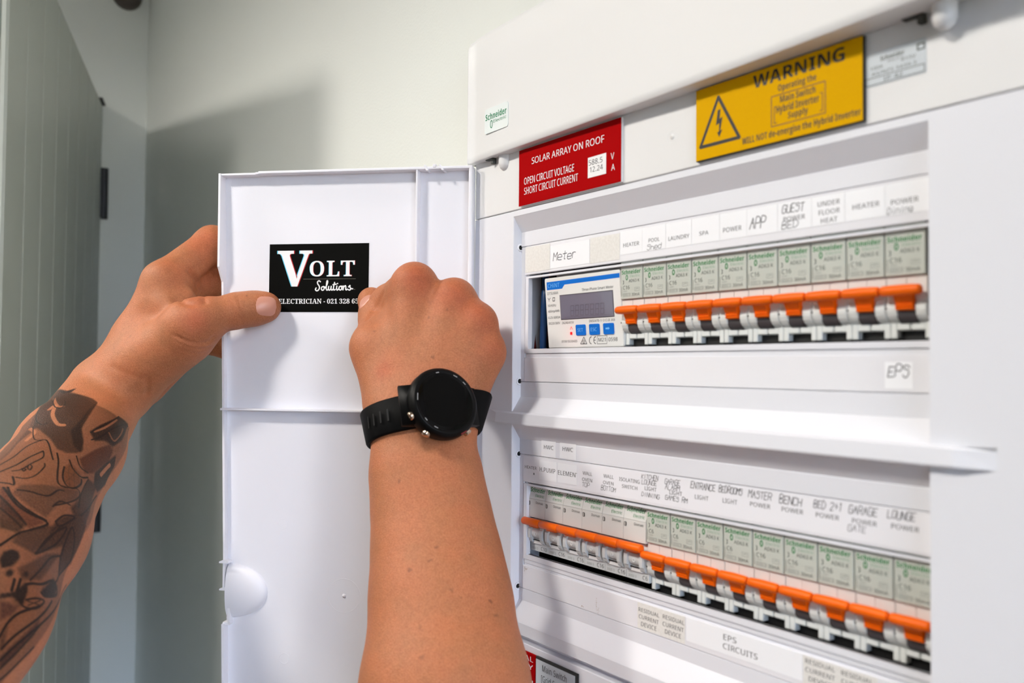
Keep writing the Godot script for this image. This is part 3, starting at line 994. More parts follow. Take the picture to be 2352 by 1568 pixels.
func meter() -> void:
	var base := Vector3(118, -1, 0)
	var t := thing("energy_meter", base, "white and blue three phase meter with grey screen and blue buttons", "meter")
	var st := S()
	tilted = true
	prism(st, "xy", para(83.2, 153.4, -0.9, 42.5, 1.2), -10.0, 0.2)
	prism(st, "xy", para(83.6, 153.0, -0.5, 42.1, 1.0), 0.2, 0.5)
	tilted = false
	box(st, 83.6, 152.8, -6.0, 46.0, -60.0, -9.0)
	tilted = true
	obj("body", [[st, M.meter]], t)
	st = S()
	flat(st, PackedVector2Array([Vector2(86.0, 35.2), Vector2(101.2, 35.2), Vector2(103.6, 37.5), Vector2(153.4, 37.9), Vector2(153.3, 40.5), Vector2(85.6, 40.1)]), 0.55)
	obj("blue_band", [[st, M.blue]], t)
	st = S()
	prism(st, "xy", para(99.6, 148.6, 16.2, 31.4, 0.0, 24.0), 0.4, 0.6)
	obj("screen_rim", [[st, M.screen_rim]], t)
	st = S()
	prism(st, "xy", para(100.1, 148.1, 16.7, 30.9, 0.0, 24.0), 0.55, 0.7)
	var sc := obj("screen", [[st, M.screen]], t)
	st = S()
	for k in 7:
		var x := 110.0 + k * 4.6
		loop(st, rect(x, x + 2.8, 18.4, 24.4), 0.35, 0.72)
		ribbon(st, PackedVector2Array([Vector2(x, 21.4), Vector2(x + 2.8, 21.4)]), 0.35, 0.72)
	ribbon(st, PackedVector2Array([Vector2(104.0, 17.6), Vector2(147.0, 17.6)]), 0.25, 0.72)
	obj("segments", [[st, M.segment]], sc)
	for q in [[115.2, 124.2, "SET", 117.0, 122.0], [127.7, 136.8, "ESC", 129.2, 134.6], [140.3, 149.3, "", 0, 0]]:
		st = S()
		prism(st, "xy", para(q[0], q[1], 6.4, 12.8, 0.9, 9.6), 0.4, 1.0)
		var sl := S()
		if q[2] != "": write(sl, q[2], q[3], q[4], 8.6, 2.0, 1.05)
		else:
			flat(sl, rect(142.4, 144.6, 9.3, 10.2), 1.05)
			flat(sl, PackedVector2Array([Vector2(144.6, 8.9), Vector2(146.0, 9.75), Vector2(144.6, 10.6)]), 1.05)
		obj("button", [[st, M.blue], [sl, M.blue_text]], t)
	st = S()
	write(st, "CHiNT", 87.0, 98.6, 36.5, 2.5, 0.6)
	obj("logo", [[st, M.blue_text]], t)
	st = S()
	for l in [["DTSU666", 86.7, 97.3, 32.2, 1.6], ["50/60Hz", 87.1, 95.3, 24.8, 1.4], ["400imp/kWh", 87.4, 98.7, 21.3, 1.4], ["0.25-5(80)A", 87.6, 99.5, 17.4, 1.4], ["3X220/380V", 87.9, 99.2, 13.8, 1.4], ["3X240/415V", 101.5, 112.8, 13.7, 1.4], ["Three-Phase Smart Meter", 120.1, 148.3, 32.5, 1.5], ["EN50470-1/-3 Cl.B 3K6", 127.1, 149.8, 13.9, 1.4], ["0598/SGS0435", 101.1, 116.2, 2.4, 1.4], ["M21", 135.6, 142.0, 2.4, 2.1], ["0598", 144.5, 152.2, 2.4, 2.2]]:
		write(st, l[0], l[1], l[2], l[3], l[4], 0.56)
	loop(st, rect(134.6, 143.2, 1.1, 5.7), 0.25, 0.56)
	loop(st, PackedVector2Array([Vector2(119.4, 1.3), Vector2(125.2, 1.3), Vector2(122.3, 5.4)]), 0.4, 0.56)
	loop(st, arc(Vector2(122.3, 2.6), 1.0, 1.0, 0, 360, 12), 0.25, 0.56)
	ribbon(st, PackedVector2Array([Vector2(121.8, 2.7), Vector2(122.2, 2.2), Vector2(122.9, 3.2)]), 0.25, 0.56)
	ribbon(st, arc(Vector2(129.6, 3.3), 2.2, 2.1, 100, 260, 12), 0.45, 0.56)
	ribbon(st, arc(Vector2(133.6, 3.3), 2.2, 2.1, 100, 260, 12), 0.45, 0.56)
	ribbon(st, PackedVector2Array([Vector2(131.6, 3.3), Vector2(133.0, 3.3)]), 0.4, 0.56)
	ribbon(st, PackedVector2Array([Vector2(87.0, 30.2), Vector2(88.2, 29.2), Vector2(89.4, 30.2)]), 0.35, 0.56)
	ribbon(st, PackedVector2Array([Vector2(88.2, 29.2), Vector2(88.2, 28.2)]), 0.35, 0.56)
	loop(st, rect(92.0, 94.0, 28.2, 30.2), 0.35, 0.56)
	obj("print", [[st, M.ink]], t)
	st = S()
	prism(st, "xy", rrect(109.6, 111.4, 7.0, 8.7, 0.3), 0.4, 0.8)
	obj("indicator_led", [[st, M.red_led]], t)
	st = S()
	ribbon(st, PackedVector2Array([Vector2(109.2, 10.4), Vector2(109.8, 10.4), Vector2(109.8, 11.6), Vector2(111.0, 11.6), Vector2(111.0, 10.4), Vector2(111.7, 10.4)]), 0.3, 0.56)
	obj("pulse_mark", [[st, M.red_led]], t)
	tilted = false
	var l := OmniLight3D.new()
	l.name = "led_lamp"
	l.light_color = Color(1.0, 0.15, 0.12)
	l.light_energy = 0.000025
	l.light_size = 0.001
	l.omni_range = 5.0
	l.omni_attenuation = 2.0
	l.shadow_enabled = true
	l.position = (lean_back(Vector3(110.5, 7.8, 3.2)) - base) * MM
	t.add_child(l)
	# cables in the gap left of the meter
	for q in [[57.5, -10.0, 2.6, "red_wire", "dark red cable nearest the edge of the opening left of the meter"], [62.8, -15.0, 2.4, "red_wire", "dark red cable further in, between the first red cable and the blue one"], [71.2, -8.0, 2.2, "blue_wire", "blue cable against the left side of the meter"]]:
		O = Vector3(q[0], -20, q[1])
		st = S(true)
		tube(st, PackedVector3Array([Vector3(q[0] + 0.8, -20, q[1]), Vector3(q[0], 5, q[1]), Vector3(q[0] - 0.5, 25, q[1] - 1), Vector3(q[0] - 0.8, 60, q[1] - 3)]), q[2], q[2], 12)
		lone("cable", O, [[st, M[q[3]]]], q[4], "cable", "cables beside the meter")

# ---------------------------------------------------------------- breakers
func rcbo(x: float, dy: float, rating: String, label: String, group: String) -> Node3D:
	var t := thing("circuit_breaker", Vector3(x, dy, 0), label, "circuit breaker", group)
	var P := func(st: SurfaceTool, a: float, b: float, c: float, d: float, z0: float, z1: float, bev := 0.2) -> void: box(st, x + a, x + b, dy + c, dy + d, z0, z1, bev)
	var st := S()
	P.call(st, 0.25, 17.75, 25.4, 47.5, -14.0, 0.0, 0.35)
	obj("label_face", [[st, M.breaker_label]], t)
	st = S()
	P.call(st, 0.15, 8.95, 15.5, 25.2, -14.0, -1.3)
	P.call(st, 9.05, 17.85, 15.5, 25.2, -14.0, -1.3)
	obj("shoulder", [[st, M.breaker_warm]], t)
	st = S()
	P.call(st, 0.1, 17.9, 5.0, 15.4, -14.0, -6.5)
	obj("lower_body", [[st, M.breaker_white]], t)
	st = S()
	P.call(st, 2.95, 15.1, -2.5, 3.4, -14.0, -7.5, 0.3)
	obj("clip", [[st, M.black]], t)
	st = S()
	lathe(st, PackedVector2Array([Vector2(0, 0.05), Vector2(0.45, 0.05)]), Vector3(x + 0.5, dy + 12.4, -0.42), Vector3(0, 0, 1), 10)
	obj("rivet", [[st, M.hole]], t)
	# rounded cheeks on both sides of the drum
	for q in [[0.15, 4.9], [12.9, 17.85]]:
		var sm := S()
		var prof := [Vector2(-12, 16.4), Vector2(-2.0, 16.4), Vector2(-1.2, 15.6), Vector2(-0.6, 14.2), Vector2(-0.4, 12.6), Vector2(-0.6, 11.0), Vector2(-1.3, 9.3), Vector2(-2.4, 7.9), Vector2(-3.8, 6.9), Vector2(-4.8, 6.3), Vector2(-12, 6.3)]
		var edge := 0.45
		for k in prof.size() - 1:
			var p0 := Vector2(prof[k].x, prof[k].y + dy)
			var p1 := Vector2(prof[k + 1].x, prof[k + 1].y + dy)
			var nn := Vector3(0, -(p1.x - p0.x), p1.y - p0.y)
			nn = Vector3(0, p0.x - p1.x, -(p1.y - p0.y)) if k < 9 else nn
			quad(sm, Vector3(x + q[0] + edge, p0.y, p0.x), Vector3(x + q[1] - edge, p0.y, p0.x), Vector3(x + q[1] - edge, p1.y, p1.x), Vector3(x + q[0] + edge, p1.y, p1.x), Vector3(0, 0.3, 1))
			for e in [[q[0], q[0] + edge, -1.0], [q[1], q[1] - edge, 1.0]]:
				quad(sm, Vector3(x + e[0], p0.y, p0.x - edge), Vector3(x + e[1], p0.y, p0.x), Vector3(x + e[1], p1.y, p1.x), Vector3(x + e[0], p1.y, p1.x - edge), Vector3(e[2], 0, 1))
				quad(sm, Vector3(x + e[0], p0.y, p0.x - edge), Vector3(x + e[0], p1.y, p1.x - edge), Vector3(x + e[0], p1.y, -12.6), Vector3(x + e[0], p0.y, -12.6), Vector3(e[2], 0, 0))
		obj("cheek", [[sm, M.breaker_white]], t)
	st = S(true)
	lathe(st, PackedVector2Array([Vector2(4.6, 4.7), Vector2(4.6, 13.1)]), Vector3(x, dy + 10.4, -6.2), Vector3.RIGHT, 32)
	obj("drum", [[st, M.drum]], t)
	# foot bar with its gap, and the stems
	st = S()
	P.call(st, 2.6, 8.6, 3.3, 6.9, -10.0, -4.4, 0.5)
	P.call(st, 8.95, 15.4, 3.3, 6.9, -10.0, -4.4, 0.5)
	P.call(st, 0.1, 2.95, 0.0, 7.2, -10.0, -4.3, 0.3)
	P.call(st, 15.1, 17.9, 0.0, 7.2, -10.0, -4.3, 0.3)
	obj("foot", [[st, M.breaker_white]], t)
	# toggle
	st = S()
	var bar := S(true)
	var c := Vector3(x + 0.25, dy + 19.2, 3.0)
	lathe(bar, PackedVector2Array([Vector2(0, 0), Vector2(1.2, 0), Vector2(1.8, 0.35), Vector2(2.1, 1.0), Vector2(2.25, 4.0), Vector2(2.35, 8.75), Vector2(2.25, 13.5), Vector2(2.1, 16.5), Vector2(1.8, 17.1), Vector2(1.2, 17.5), Vector2(0, 17.5)]), c, Vector3.RIGHT, 24)
	prism(st, "zy", PackedVector2Array([Vector2(-3.0, dy + 20.0), Vector2(2.4, dy + 19.0), Vector2(2.2, dy + 17.2), Vector2(1.4, dy + 15.4), Vector2(0.9, dy + 14.4), Vector2(0.3, dy + 14.1), Vector2(0.9, dy + 13.8), Vector2(0.8, dy + 13.1), Vector2(0.2, dy + 12.8), Vector2(0.7, dy + 12.5), Vector2(0.4, dy + 11.7), Vector2(-3.0, dy + 11.0)]), x + 5.2, x + 12.7)
	obj("toggle", [[bar, M.orange], [st, M.orange]], t)
	# print
	var gr := S()
	var dk := S()
	var pl := S()
	write(gr, "Schneider", x + 1.4, x + 16.4, dy + 39.3, 2.3, 0.06, "sans_bold")
	loop(gr, arc(Vector2(x + 5.4, dy + 37.4), 0.7, 1.3, 0, 360, 10), 0.5, 0.06)
	var pg := S()
	write(pg, "Electric", x + 8.0, x + 16.1, dy + 37.3, 1.4, 0.06)
	write(dk, "AD63 K", x + 7.0, x + 15.6, dy + 34.6, 1.7, 0.06)
	write(dk, rating, x + 2.5, x + 2.5 + 1.72 * rating.length(), dy + 30.8, 2.1, 0.06)
	flat(dk, PackedVector2Array([Vector2(x + 2.0, dy + 36.2), Vector2(x + 3.0, dy + 35.8), Vector2(x + 3.0, dy + 34.0), Vector2(x + 2.0, dy + 33.6), Vector2(x + 2.6, dy + 34.4), Vector2(x + 2.6, dy + 35.4)]), 0.06)
	write(dk, "30mA", x + 9.4, x + 15.7, dy + 26.9, 1.7, 0.06)
	ribbon(dk, PackedVector2Array([Vector2(x + 1.3, dy + 27.2), Vector2(x + 1.3, dy + 32.4)]), 0.22, 0.06)
	write(pl, "230V~", x + 2.5, x + 6.2, dy + 29.4, 0.8, 0.06)
	loop(pl, rect(x + 2.5, x + 8.2, dy + 27.0, dy + 28.6), 0.2, 0.06)
	write(pl, "6000 3", x + 2.9, x + 7.9, dy + 27.3, 1.0, 0.06)
	loop(pl, rect(x + 11.8, x + 15.5, dy + 29.6, dy + 31.5), 0.18, 0.06)
	ribbon(pl, PackedVector2Array([Vector2(x + 12.4, dy + 30.6), Vector2(x + 13.4, dy + 30.6), Vector2(x + 13.8, dy + 31.0), Vector2(x + 14.9, dy + 30.6)]), 0.25, 0.06)
	obj("print", [[gr, M.green_ink], [pg, M.pale_green_ink], [dk, M.grey_ink], [pl, M.pale_ink]], t)
	return t

func domae(x: float, rating: String, label: String, group: String) -> Node3D:
	var t := thing("miniature_breaker", Vector3(x, -128, 0), label, "circuit breaker", group)
	var st := S()
	prism(st, "zy", PackedVector2Array([Vector2(-12, -80.0), Vector2(-4.2, -80.0), Vector2(-0.1, -95.8), Vector2(-12, -95.8)]), x + 0.1, x + 17.9)
	prism(st, "zy", PackedVector2Array([Vector2(-12, -95.95), Vector2(-0.1, -95.95), Vector2(0.0, -107.3), Vector2(-12, -107.3)]), x + 0.1, x + 17.9)
	obj("body", [[st, M.breaker_grey]], t)
	st = S()
	prism(st, "zy", PackedVector2Array([Vector2(-12, -108.4), Vector2(-2.4, -108.4), Vector2(-1.6, -113.0), Vector2(-1.4, -117.0), Vector2(-1.8, -120.5), Vector2(-2.2, -122.8), Vector2(-2.6, -124.2), Vector2(-2.6, -128.6), Vector2(-12, -128.6)]), x + 0.15, x + 17.85)
	obj("lower_housing", [[st, M.breaker_clear]], t)
	for q in [[1.0, 4.6], [13.2, 16.8]]:
		var sm := S()
		var pts := PackedVector2Array([Vector2(-4.0, -111.5)])
		for k in 13:
			var a := PI * k / 12.0
			pts.append(Vector2(-1.7 + 2.2 * sin(a), -117.4 + 5.9 * cos(a)))
		pts.append(Vector2(-4.0, -123.3))
		prism(sm, "zy", pts, x + q[0], x + q[1])
		prism(sm, "zy", PackedVector2Array([Vector2(-1.2, -113.5), Vector2(0.9, -114.5), Vector2(1.1, -117.4), Vector2(0.9, -120.4), Vector2(-1.2, -121.4)]), x + q[0] + 0.5, x + q[1] - 0.5)
		obj("cheek", [[sm, M.breaker_clear]], t)
	st = S(true)
	lathe(st, PackedVector2Array([Vector2(4.3, 4.7), Vector2(4.3, 13.1)]), Vector3(x, -117.0, -4.0), Vector3.RIGHT, 32)
	var dr := obj("drum", [[st, M.breaker_clear]], t)
	st = S(true)
	lathe(st, PackedVector2Array([Vector2(0.75, 0.0), Vector2(1.0, 0.25), Vector2(1.25, 0.0)]), Vector3(x + 8.9, -117.4, 0.32), Vector3(0, 0, 1), 18)
	obj("round_mark", [[st, M.breaker_white]], dr)
	st = S()
	box(st, x + 5.0, x + 13.0, -121.7, -121.2, -4.0, -0.9)
	obj("seam", [[st, M.black]], t)
	st = S()
	prism(st, "xy", PackedVector2Array([Vector2(x + 5.4, -121.9), Vector2(x + 13.0, -121.9), Vector2(x + 13.8, -123.7), Vector2(x + 4.8, -123.7)]), -4.0, -1.4)
	obj("slot", [[st, M.sign_white]], t)
	var bar := S(true)
	lathe(bar, PackedVector2Array([Vector2(0, 0.0), Vector2(1.6, 0.0), Vector2(2.1, 0.2), Vector2(2.35, 0.6), Vector2(2.35, 17.3), Vector2(2.1, 17.75), Vector2(1.6, 17.9), Vector2(0, 17.9)]), Vector3(x + 0.05, -109.7, 3.2), Vector3.RIGHT, 24)
	st = S()
	box(st, x + 4.8, x + 13.3, -113.0, -109.0, -3.0, 2.4)
	obj("toggle", [[bar, M.orange], [st, M.orange]], t)
	var gr := S()
	var dk := S()
	var pl := S()
	# the top of the face leans back: letters follow it
	var k := -4.1 / 15.8
	var lean := func(y: float) -> float: return 0.0 + (y + 95.8) * k
	write(gr, "Schneider", x + 1.6, x + 16.4, -91.6, 2.7, lean.call(-91.6), "sans_bold", k)
	loop(gr, arc(Vector2(x + 5.6, -93.4), 0.75, 1.4, 0, 360, 10), 0.5, lean.call(-91.6))
	write(gr, "Electric", x + 7.6, x + 16.3, -94.3, 1.6, lean.call(-94.3), "sans", k)
	loop(dk, rrect(x + 0.9, x + 2.6, -99.8, -97.6, 0.5), 0.3, 0.02)
	flat(dk, rect(x + 1.8, x + 2.7, -99.8, -97.6), 0.02)
	write(dk, "Domae", x + 8.8, x + 16.0, -98.6, 1.5, 0.02)
	write(dk, rating, x + 16.9 - 1.95 * rating.length(), x + 16.9, -127.6, 2.3, -2.52)
	write(pl, "230V~", x + 1.6, x + 5.6, -125.3, 0.7, -2.52)
	write(pl, "3000 3", x + 1.6, x + 8.0, -127.7, 1.5, -2.52)
	obj("print", [[gr, M.green_ink], [dk, M.grey_ink], [pl, M.pale_ink]], t)
	return t

func breakers() -> void:
	var g := "grey breakers with orange toggles in the upper row"
	var above := ["HEATER label beside the meter", "POOL Shed label", "LAUNDRY label", "SPA label", "POWER label next to SPA", "APP label", "GUEST POWER BED label", "UNDER FLOOR HEAT label", "HEATER label next to UNDER FLOOR HEAT", "POWER Dining label at the right end"]
	var first := rcbo(153.4, 0.0, "C16", "", g)
	for i in above.size():
		var lab: String = "grey C16 breaker with orange toggle under the " + above[i]
		if i == 0: first.set_meta("label", lab)
		else: dup(first, "circuit_breaker", Vector3(18.0 * i, 0, 0), lab)
	g = "grey breakers with orange toggles in the lower row"
	var low := ["KITCHEN LOUNGE LIGHT DINNING", "GARAGE ALARM LIGHT GAMES RM", "ENTRANCE LIGHT", "BEDROOMS LIGHT", "MASTER POWER", "BENCH POWER", "BED 2+1 POWER", "GARAGE POWER GATE", "LOUNGE POWER"]
	var c6 := rcbo(174.9, -131.6, "C6", "", g)
	var c16: Node3D
	for i in low.size():
		var rate := "C6" if i < 4 else "C16"
		var lab: String = "grey %s breaker with orange toggle under the words %s" % [rate, low[i]]
		if i == 0: c6.set_meta("label", lab)
		elif i < 4: dup(c6, "circuit_breaker", Vector3(18.0 * i, 0, 0), lab)
		elif i == 4: c16 = rcbo(174.9 + 72.0, -131.6, "C16", lab, g)
		else: dup(c16, "circuit_breaker", Vector3(18.0 * (i - 4), 0, 0), lab)
	g = "slim pale breakers at the left of the lower row"
	var dn := ["HEATER at the left end", "the H.PUMP sticker", "the ELEMENT sticker", "WALL OVEN TOP", "WALL OVEN BOTTOM", "ISOLATING SWITCH"]
	var rt := ["C10", "C16", "C16", "C16", "C16", "C6"]
	var d16: Node3D
	for i in 6:
		var lab: String = "pale %s breaker with orange bar below %s" % [rt[i], dn[i]]
		if rt[i] == "C16" and d16 != null: dup(d16, "miniature_breaker", Vector3(18.0 * (i - 1), 0, 0), lab)
		else:
			var d := domae(66.9 + 18.0 * i, rt[i], lab, g)
			if rt[i] == "C16": d16 = d

# ---------------------------------------------------------------- sticker
const SCRIPT := ["36 62,26 69,16 62,17 49,26 36,29 20,20 5,8 3,2 12,7 22", "56 30,46 26,43 14,49 6,59 9,62 22,56 30,66 28", "69 20,83 46,86 66,81 67,78 45,77 15,82 6,90 12", "94 32,92 16,97 6,106 12,111 32,110 14,116 6,123 12",
	"134 58,127 22,130 7,139 10", "122 42,146 46", "150 34,148 14,153 6,160 12", "154 49,156 51", "178 32,168 28,165 16,171 7,181 10,184 23,178 32,189 30", "194 34,192 7,198 26,209 35,212 24,211 12,216 7,223 13", "230 26,240 36,240 26,246 14,238 6,229 9", "246 16,260 14"]
func sticker() -> void:
	var t := Node3D.new()
	t.name = "business_sticker"
	add_child(t)
	var d := door_frame()
	d.origin = d * (Vector3(-112.6, 24.6, -8.0) * MM)
	t.transform = d
	tag(t, "black electrician business sticker with white lettering held on the door", "sticker")
	O = Vector3(-112.6, 24.6, -8.0)
	var z := -7.75
	var st := S()
	box(st, -149.3, -76.0, 24.6, 72.7, -7.97, z)
	obj("face", [[st, M.card_black]], t)
	var cy := S()
	var rd := S()
	var wh := S()
	for q in [[cy, -0.65, 0.03], [rd, 0.65, 0.04], [wh, 0.0, 0.05]]:
		write(q[0], "V", -143.0 + q[1], -117.4 + q[1], 42.6, 25.4, z + q[2], "serif_bold")
	for q in [[cy, -0.3, 0.03], [rd, 0.3, 0.04], [wh, 0.0, 0.05]]:
		write(q[0], "O", -119.0 + q[1], -108.6 + q[1], 49.6, 11.0, z + q[2], "serif_bold")
		write(q[0], "L", -106.4 + q[1], -97.4 + q[1], 49.6, 11.0, z + q[2], "serif_bold")
		write(q[0], "T", -96.2 + q[1], -86.1 + q[1], 49.6, 11.0, z + q[2], "serif_bold")
	write(wh, "ELECTRICIAN - 021 328 658", -142.0, -80.6, 30.5, 3.4, z + 0.05, "serif_bold")
	for path in SCRIPT:
		var pts := PackedVector2Array()
		for pr in path.split(","):
			var xy: PackedStringArray = pr.split(" ")
			pts.append(Vector2(-114.9 + xy[0].to_float() * 0.106, 39.3 + xy[1].to_float() * 0.105))
		ribbon(wh, smooth_path(pts, 5), 0.85, z + 0.05)
	var gy := S()
	ribbon(gy, PackedVector2Array([Vector2(-123.7, 47.8), Vector2(-85.4, 47.8)]), 0.3, z + 0.05)
	flat(gy, rect(-86.6, -85.6, 40.2, 40.5), z + 0.05)
	obj("lettering", [[cy, M.card_cyan], [rd, M.card_red], [wh, M.card_white], [gy, M.card_grey]], t)

# ---------------------------------------------------------------- person
# limbs: groups of [k within, k to the rest, [from, to, radius, radius] ...] in board millimetres
const RIGHT_LIMB := [
	[14, 0, [[Vector3(50.2, -50.7, 80.7), Vector3(60.0, -79.7, 80.9), 20, 21], [Vector3(60.0, -79.7, 80.9), Vector3(69.9, -103.8, 81.2), 21, 23.6], [Vector3(69.9, -103.8, 81.2), Vector3(81.0, -126.6, 83.3), 23.6, 26.6], [Vector3(81.0, -126.6, 83.3), Vector3(92.6, -148.1, 86.7), 26.6, 29.6], [Vector3(92.6, -148.1, 86.7), Vector3(111.1, -181.3, 95.0), 29.6, 35], [Vector3(111.1, -181.3, 95.0), Vector3(141.5, -240.2, 109.6), 35, 42], [Vector3(141.5, -240.2, 109.6), Vector3(162.7, -288.0, 120.6), 42, 44], [Vector3(62.2, -50.5, 63.5), Vector3(70.9, -79.5, 65.3), 20, 21], [Vector3(70.9, -79.5, 65.3), Vector3(79.6, -103.7, 67.3), 21, 23.6], [Vector3(79.6, -103.7, 67.3), Vector3(90.2, -126.5, 70.2), 23.6, 26.6], [Vector3(90.2, -126.5, 70.2), Vector3(101.2, -148.0, 74.4), 26.6, 29.6], [Vector3(101.2, -148.0, 74.4), Vector3(119.7, -181.2, 82.7), 29.6, 35], [Vector3(119.7, -181.2, 82.7), Vector3(150.7, -240.0, 96.5), 35, 42], [Vector3(150.7, -240.0, 96.5), Vector3(171.8, -287.8, 107.5), 42, 44]]],
	[10, 16, [[Vector3(44.1, -38.0, 76.1), Vector3(33.6, 38.0, 65.4), 16.5, 13.5], [Vector3(52.1, -41.7, 71.4), Vector3(52.9, 28.2, 47.8), 18, 13], [Vector3(57.8, -42.9, 63.2), Vector3(64.7, 14.0, 38.9), 17, 12.6], [Vector3(60.6, -41.7, 54.1), Vector3(68.5, -3.2, 36.0), 15, 12.2], [Vector3(55.4, -27.3, 41.4), Vector3(66.0, -5.6, 34.3), 12, 11], [Vector3(49.6, -36.7, 63.1), Vector3(38.7, 9.6, 49.6), 18, 15], [Vector3(56.3, -28.6, 47.0), Vector3(46.5, 1.4, 38.1), 15, 14]]],
	[8, 12, [[Vector3(34.2, -32.9, 83.5), Vector3(18.0, -1.4, 84.0), 15, 14.6], [Vector3(17.8, -1.4, 84.2), Vector3(-9.3, 19.6, 69.8), 14.5, 10.6], [Vector3(-9.3, 19.6, 69.8), Vector3(-24.8, 31.4, 66.5), 10.6, 9.4]]],
	[10, 10, [[Vector3(18.5, -12.8, 77.4), Vector3(20.6, 18.0, 65.5), 13, 13]]],
	[5, 6, [[Vector3(33.6, 38.0, 65.4), Vector3(-1.0, 29.8, 65.5), 13.3, 10.6], [Vector3(-1.0, 29.8, 65.5), Vector3(-13.6, 15.1, 61.8), 10.6, 9], [Vector3(-13.6, 15.1, 61.8), Vector3(-12.6, 9.1, 63.5), 9, 8.6]]],
	[5, 6, [[Vector3(52.9, 28.2, 47.8), Vector3(15.0, 17.9, 35.1), 12.8, 10.5], [Vector3(15.0, 17.9, 35.1), Vector3(10.9, -0.9, 39.9), 10.5, 9], [Vector3(10.9, -0.9, 39.9), Vector3(21.4, -6.9, 49.1), 9, 8.6]]],
	[5, 6, [[Vector3(64.4, 12.9, 39.3), Vector3(31.1, 3.4, 25.3), 12.3, 10], [Vector3(31.1, 3.4, 25.3), Vector3(32.7, -12.4, 32.7), 10, 9], [Vector3(32.7, -12.4, 32.7), Vector3(41.3, -15.2, 41.2), 9, 8.6]]],
	[5, 6, [[Vector3(68.2, -3.7, 36.4), Vector3(49.1, -15.1, 26.5), 11.6, 9], [Vector3(49.1, -15.1, 26.5), Vector3(50.0, -26.1, 33.5), 9, 8.4]]],
]
const LEFT_LIMB := [
	[14, 0, [[Vector3(-147.9, -30.1, 216.5), Vector3(-96.0, -64.0, 245.3), 18.4, 22.6], [Vector3(-96.0, -64.0, 245.3), Vector3(-29.9, -101.7, 283.2), 22.6, 29.6], [Vector3(-29.9, -101.7, 283.2), Vector3(14.5, -130.5, 310.7), 29.6, 34], [Vector3(14.5, -130.5, 310.7), Vector3(60.2, -168.1, 348.2), 34, 39], [Vector3(-139.2, -37.2, 203.7), Vector3(-88.9, -69.9, 234.8), 18.4, 22.6], [Vector3(-88.9, -69.9, 234.8), Vector3(-22.7, -107.5, 272.6), 22.6, 29.6], [Vector3(-22.7, -107.5, 272.6), Vector3(21.2, -135.9, 300.9), 29.6, 34], [Vector3(21.2, -135.9, 300.9), Vector3(67.4, -173.9, 337.6), 34, 39]]],
	[14, 16, [[Vector3(-139.0, -20.5, 200.8), Vector3(-127.8, 44.2, 177.6), 17.4, 14.5], [Vector3(-154.9, -24.4, 195.4), Vector3(-141.9, 42.1, 166.3), 17, 13], [Vector3(-163.8, -25.2, 190.6), Vector3(-152.7, 29.4, 160.1), 15, 12.5], [Vector3(-164.1, -27.1, 187.5), Vector3(-159.8, 13.6, 155.5), 13.5, 12], [Vector3(-157.4, -23.2, 181.5), Vector3(-150.9, -1.2, 156.0), 15, 13], [Vector3(-149.1, -26.8, 200.9), Vector3(-142.0, 1.2, 187.0), 18, 20]]],
	[12, 14, [[Vector3(-125.5, -18.8, 197.3), Vector3(-91.5, 12.0, 167.7), 19, 16], [Vector3(-123.4, -12.8, 189.4), Vector3(-100.5, 5.4, 168.0), 19, 17]]],
	[6, 9, [[Vector3(-92.1, 14.0, 170.5), Vector3(-87.3, 18.6, 160.3), 15.5, 13.2], [Vector3(-87.3, 18.6, 160.3), Vector3(-84.2, 24.5, 138.8), 13.2, 11.4], [Vector3(-84.2, 24.5, 138.8), Vector3(-81.4, 26.3, 127.9), 11.4, 11], [Vector3(-81.4, 26.3, 127.9), Vector3(-78.2, 27.4, 121.1), 11, 10.3]]],
	[12, 10, [[Vector3(-118.2, 28.3, 177.0), Vector3(-118.2, 31.9, 166.8), 11, 9]]],
	[6, 7, [[Vector3(-128.8, 44.9, 177.4), Vector3(-141.8, 76.8, 140.1), 14, 12.6], [Vector3(-141.8, 76.8, 140.1), Vector3(-144.2, 68.4, 125.5), 12.6, 10.5], [Vector3(-144.2, 68.4, 125.5), Vector3(-138.7, 57.0, 117.2), 10.5, 9]]],
	[6, 6, [[Vector3(-141.9, 42.1, 166.3), Vector3(-153.1, 49.0, 140.7), 12.6, 11], [Vector3(-153.1, 49.0, 140.7), Vector3(-149.7, 44.3, 121.7), 11, 9.4]]],
	[6, 6, [[Vector3(-152.7, 29.4, 160.1), Vector3(-164.1, 31.1, 134.6), 12, 10.6], [Vector3(-164.1, 31.1, 134.6), Vector3(-155.0, 28.1, 118.0), 10.6, 9.4]]],
	[6, 6, [[Vector3(-159.8, 13.6, 155.5), Vector3(-162.0, 6.0, 137.3), 11.4, 9.6], [Vector3(-162.0, 6.0, 137.3), Vector3(-157.4, -0.4, 123.4), 9.6, 8.6]]],
]

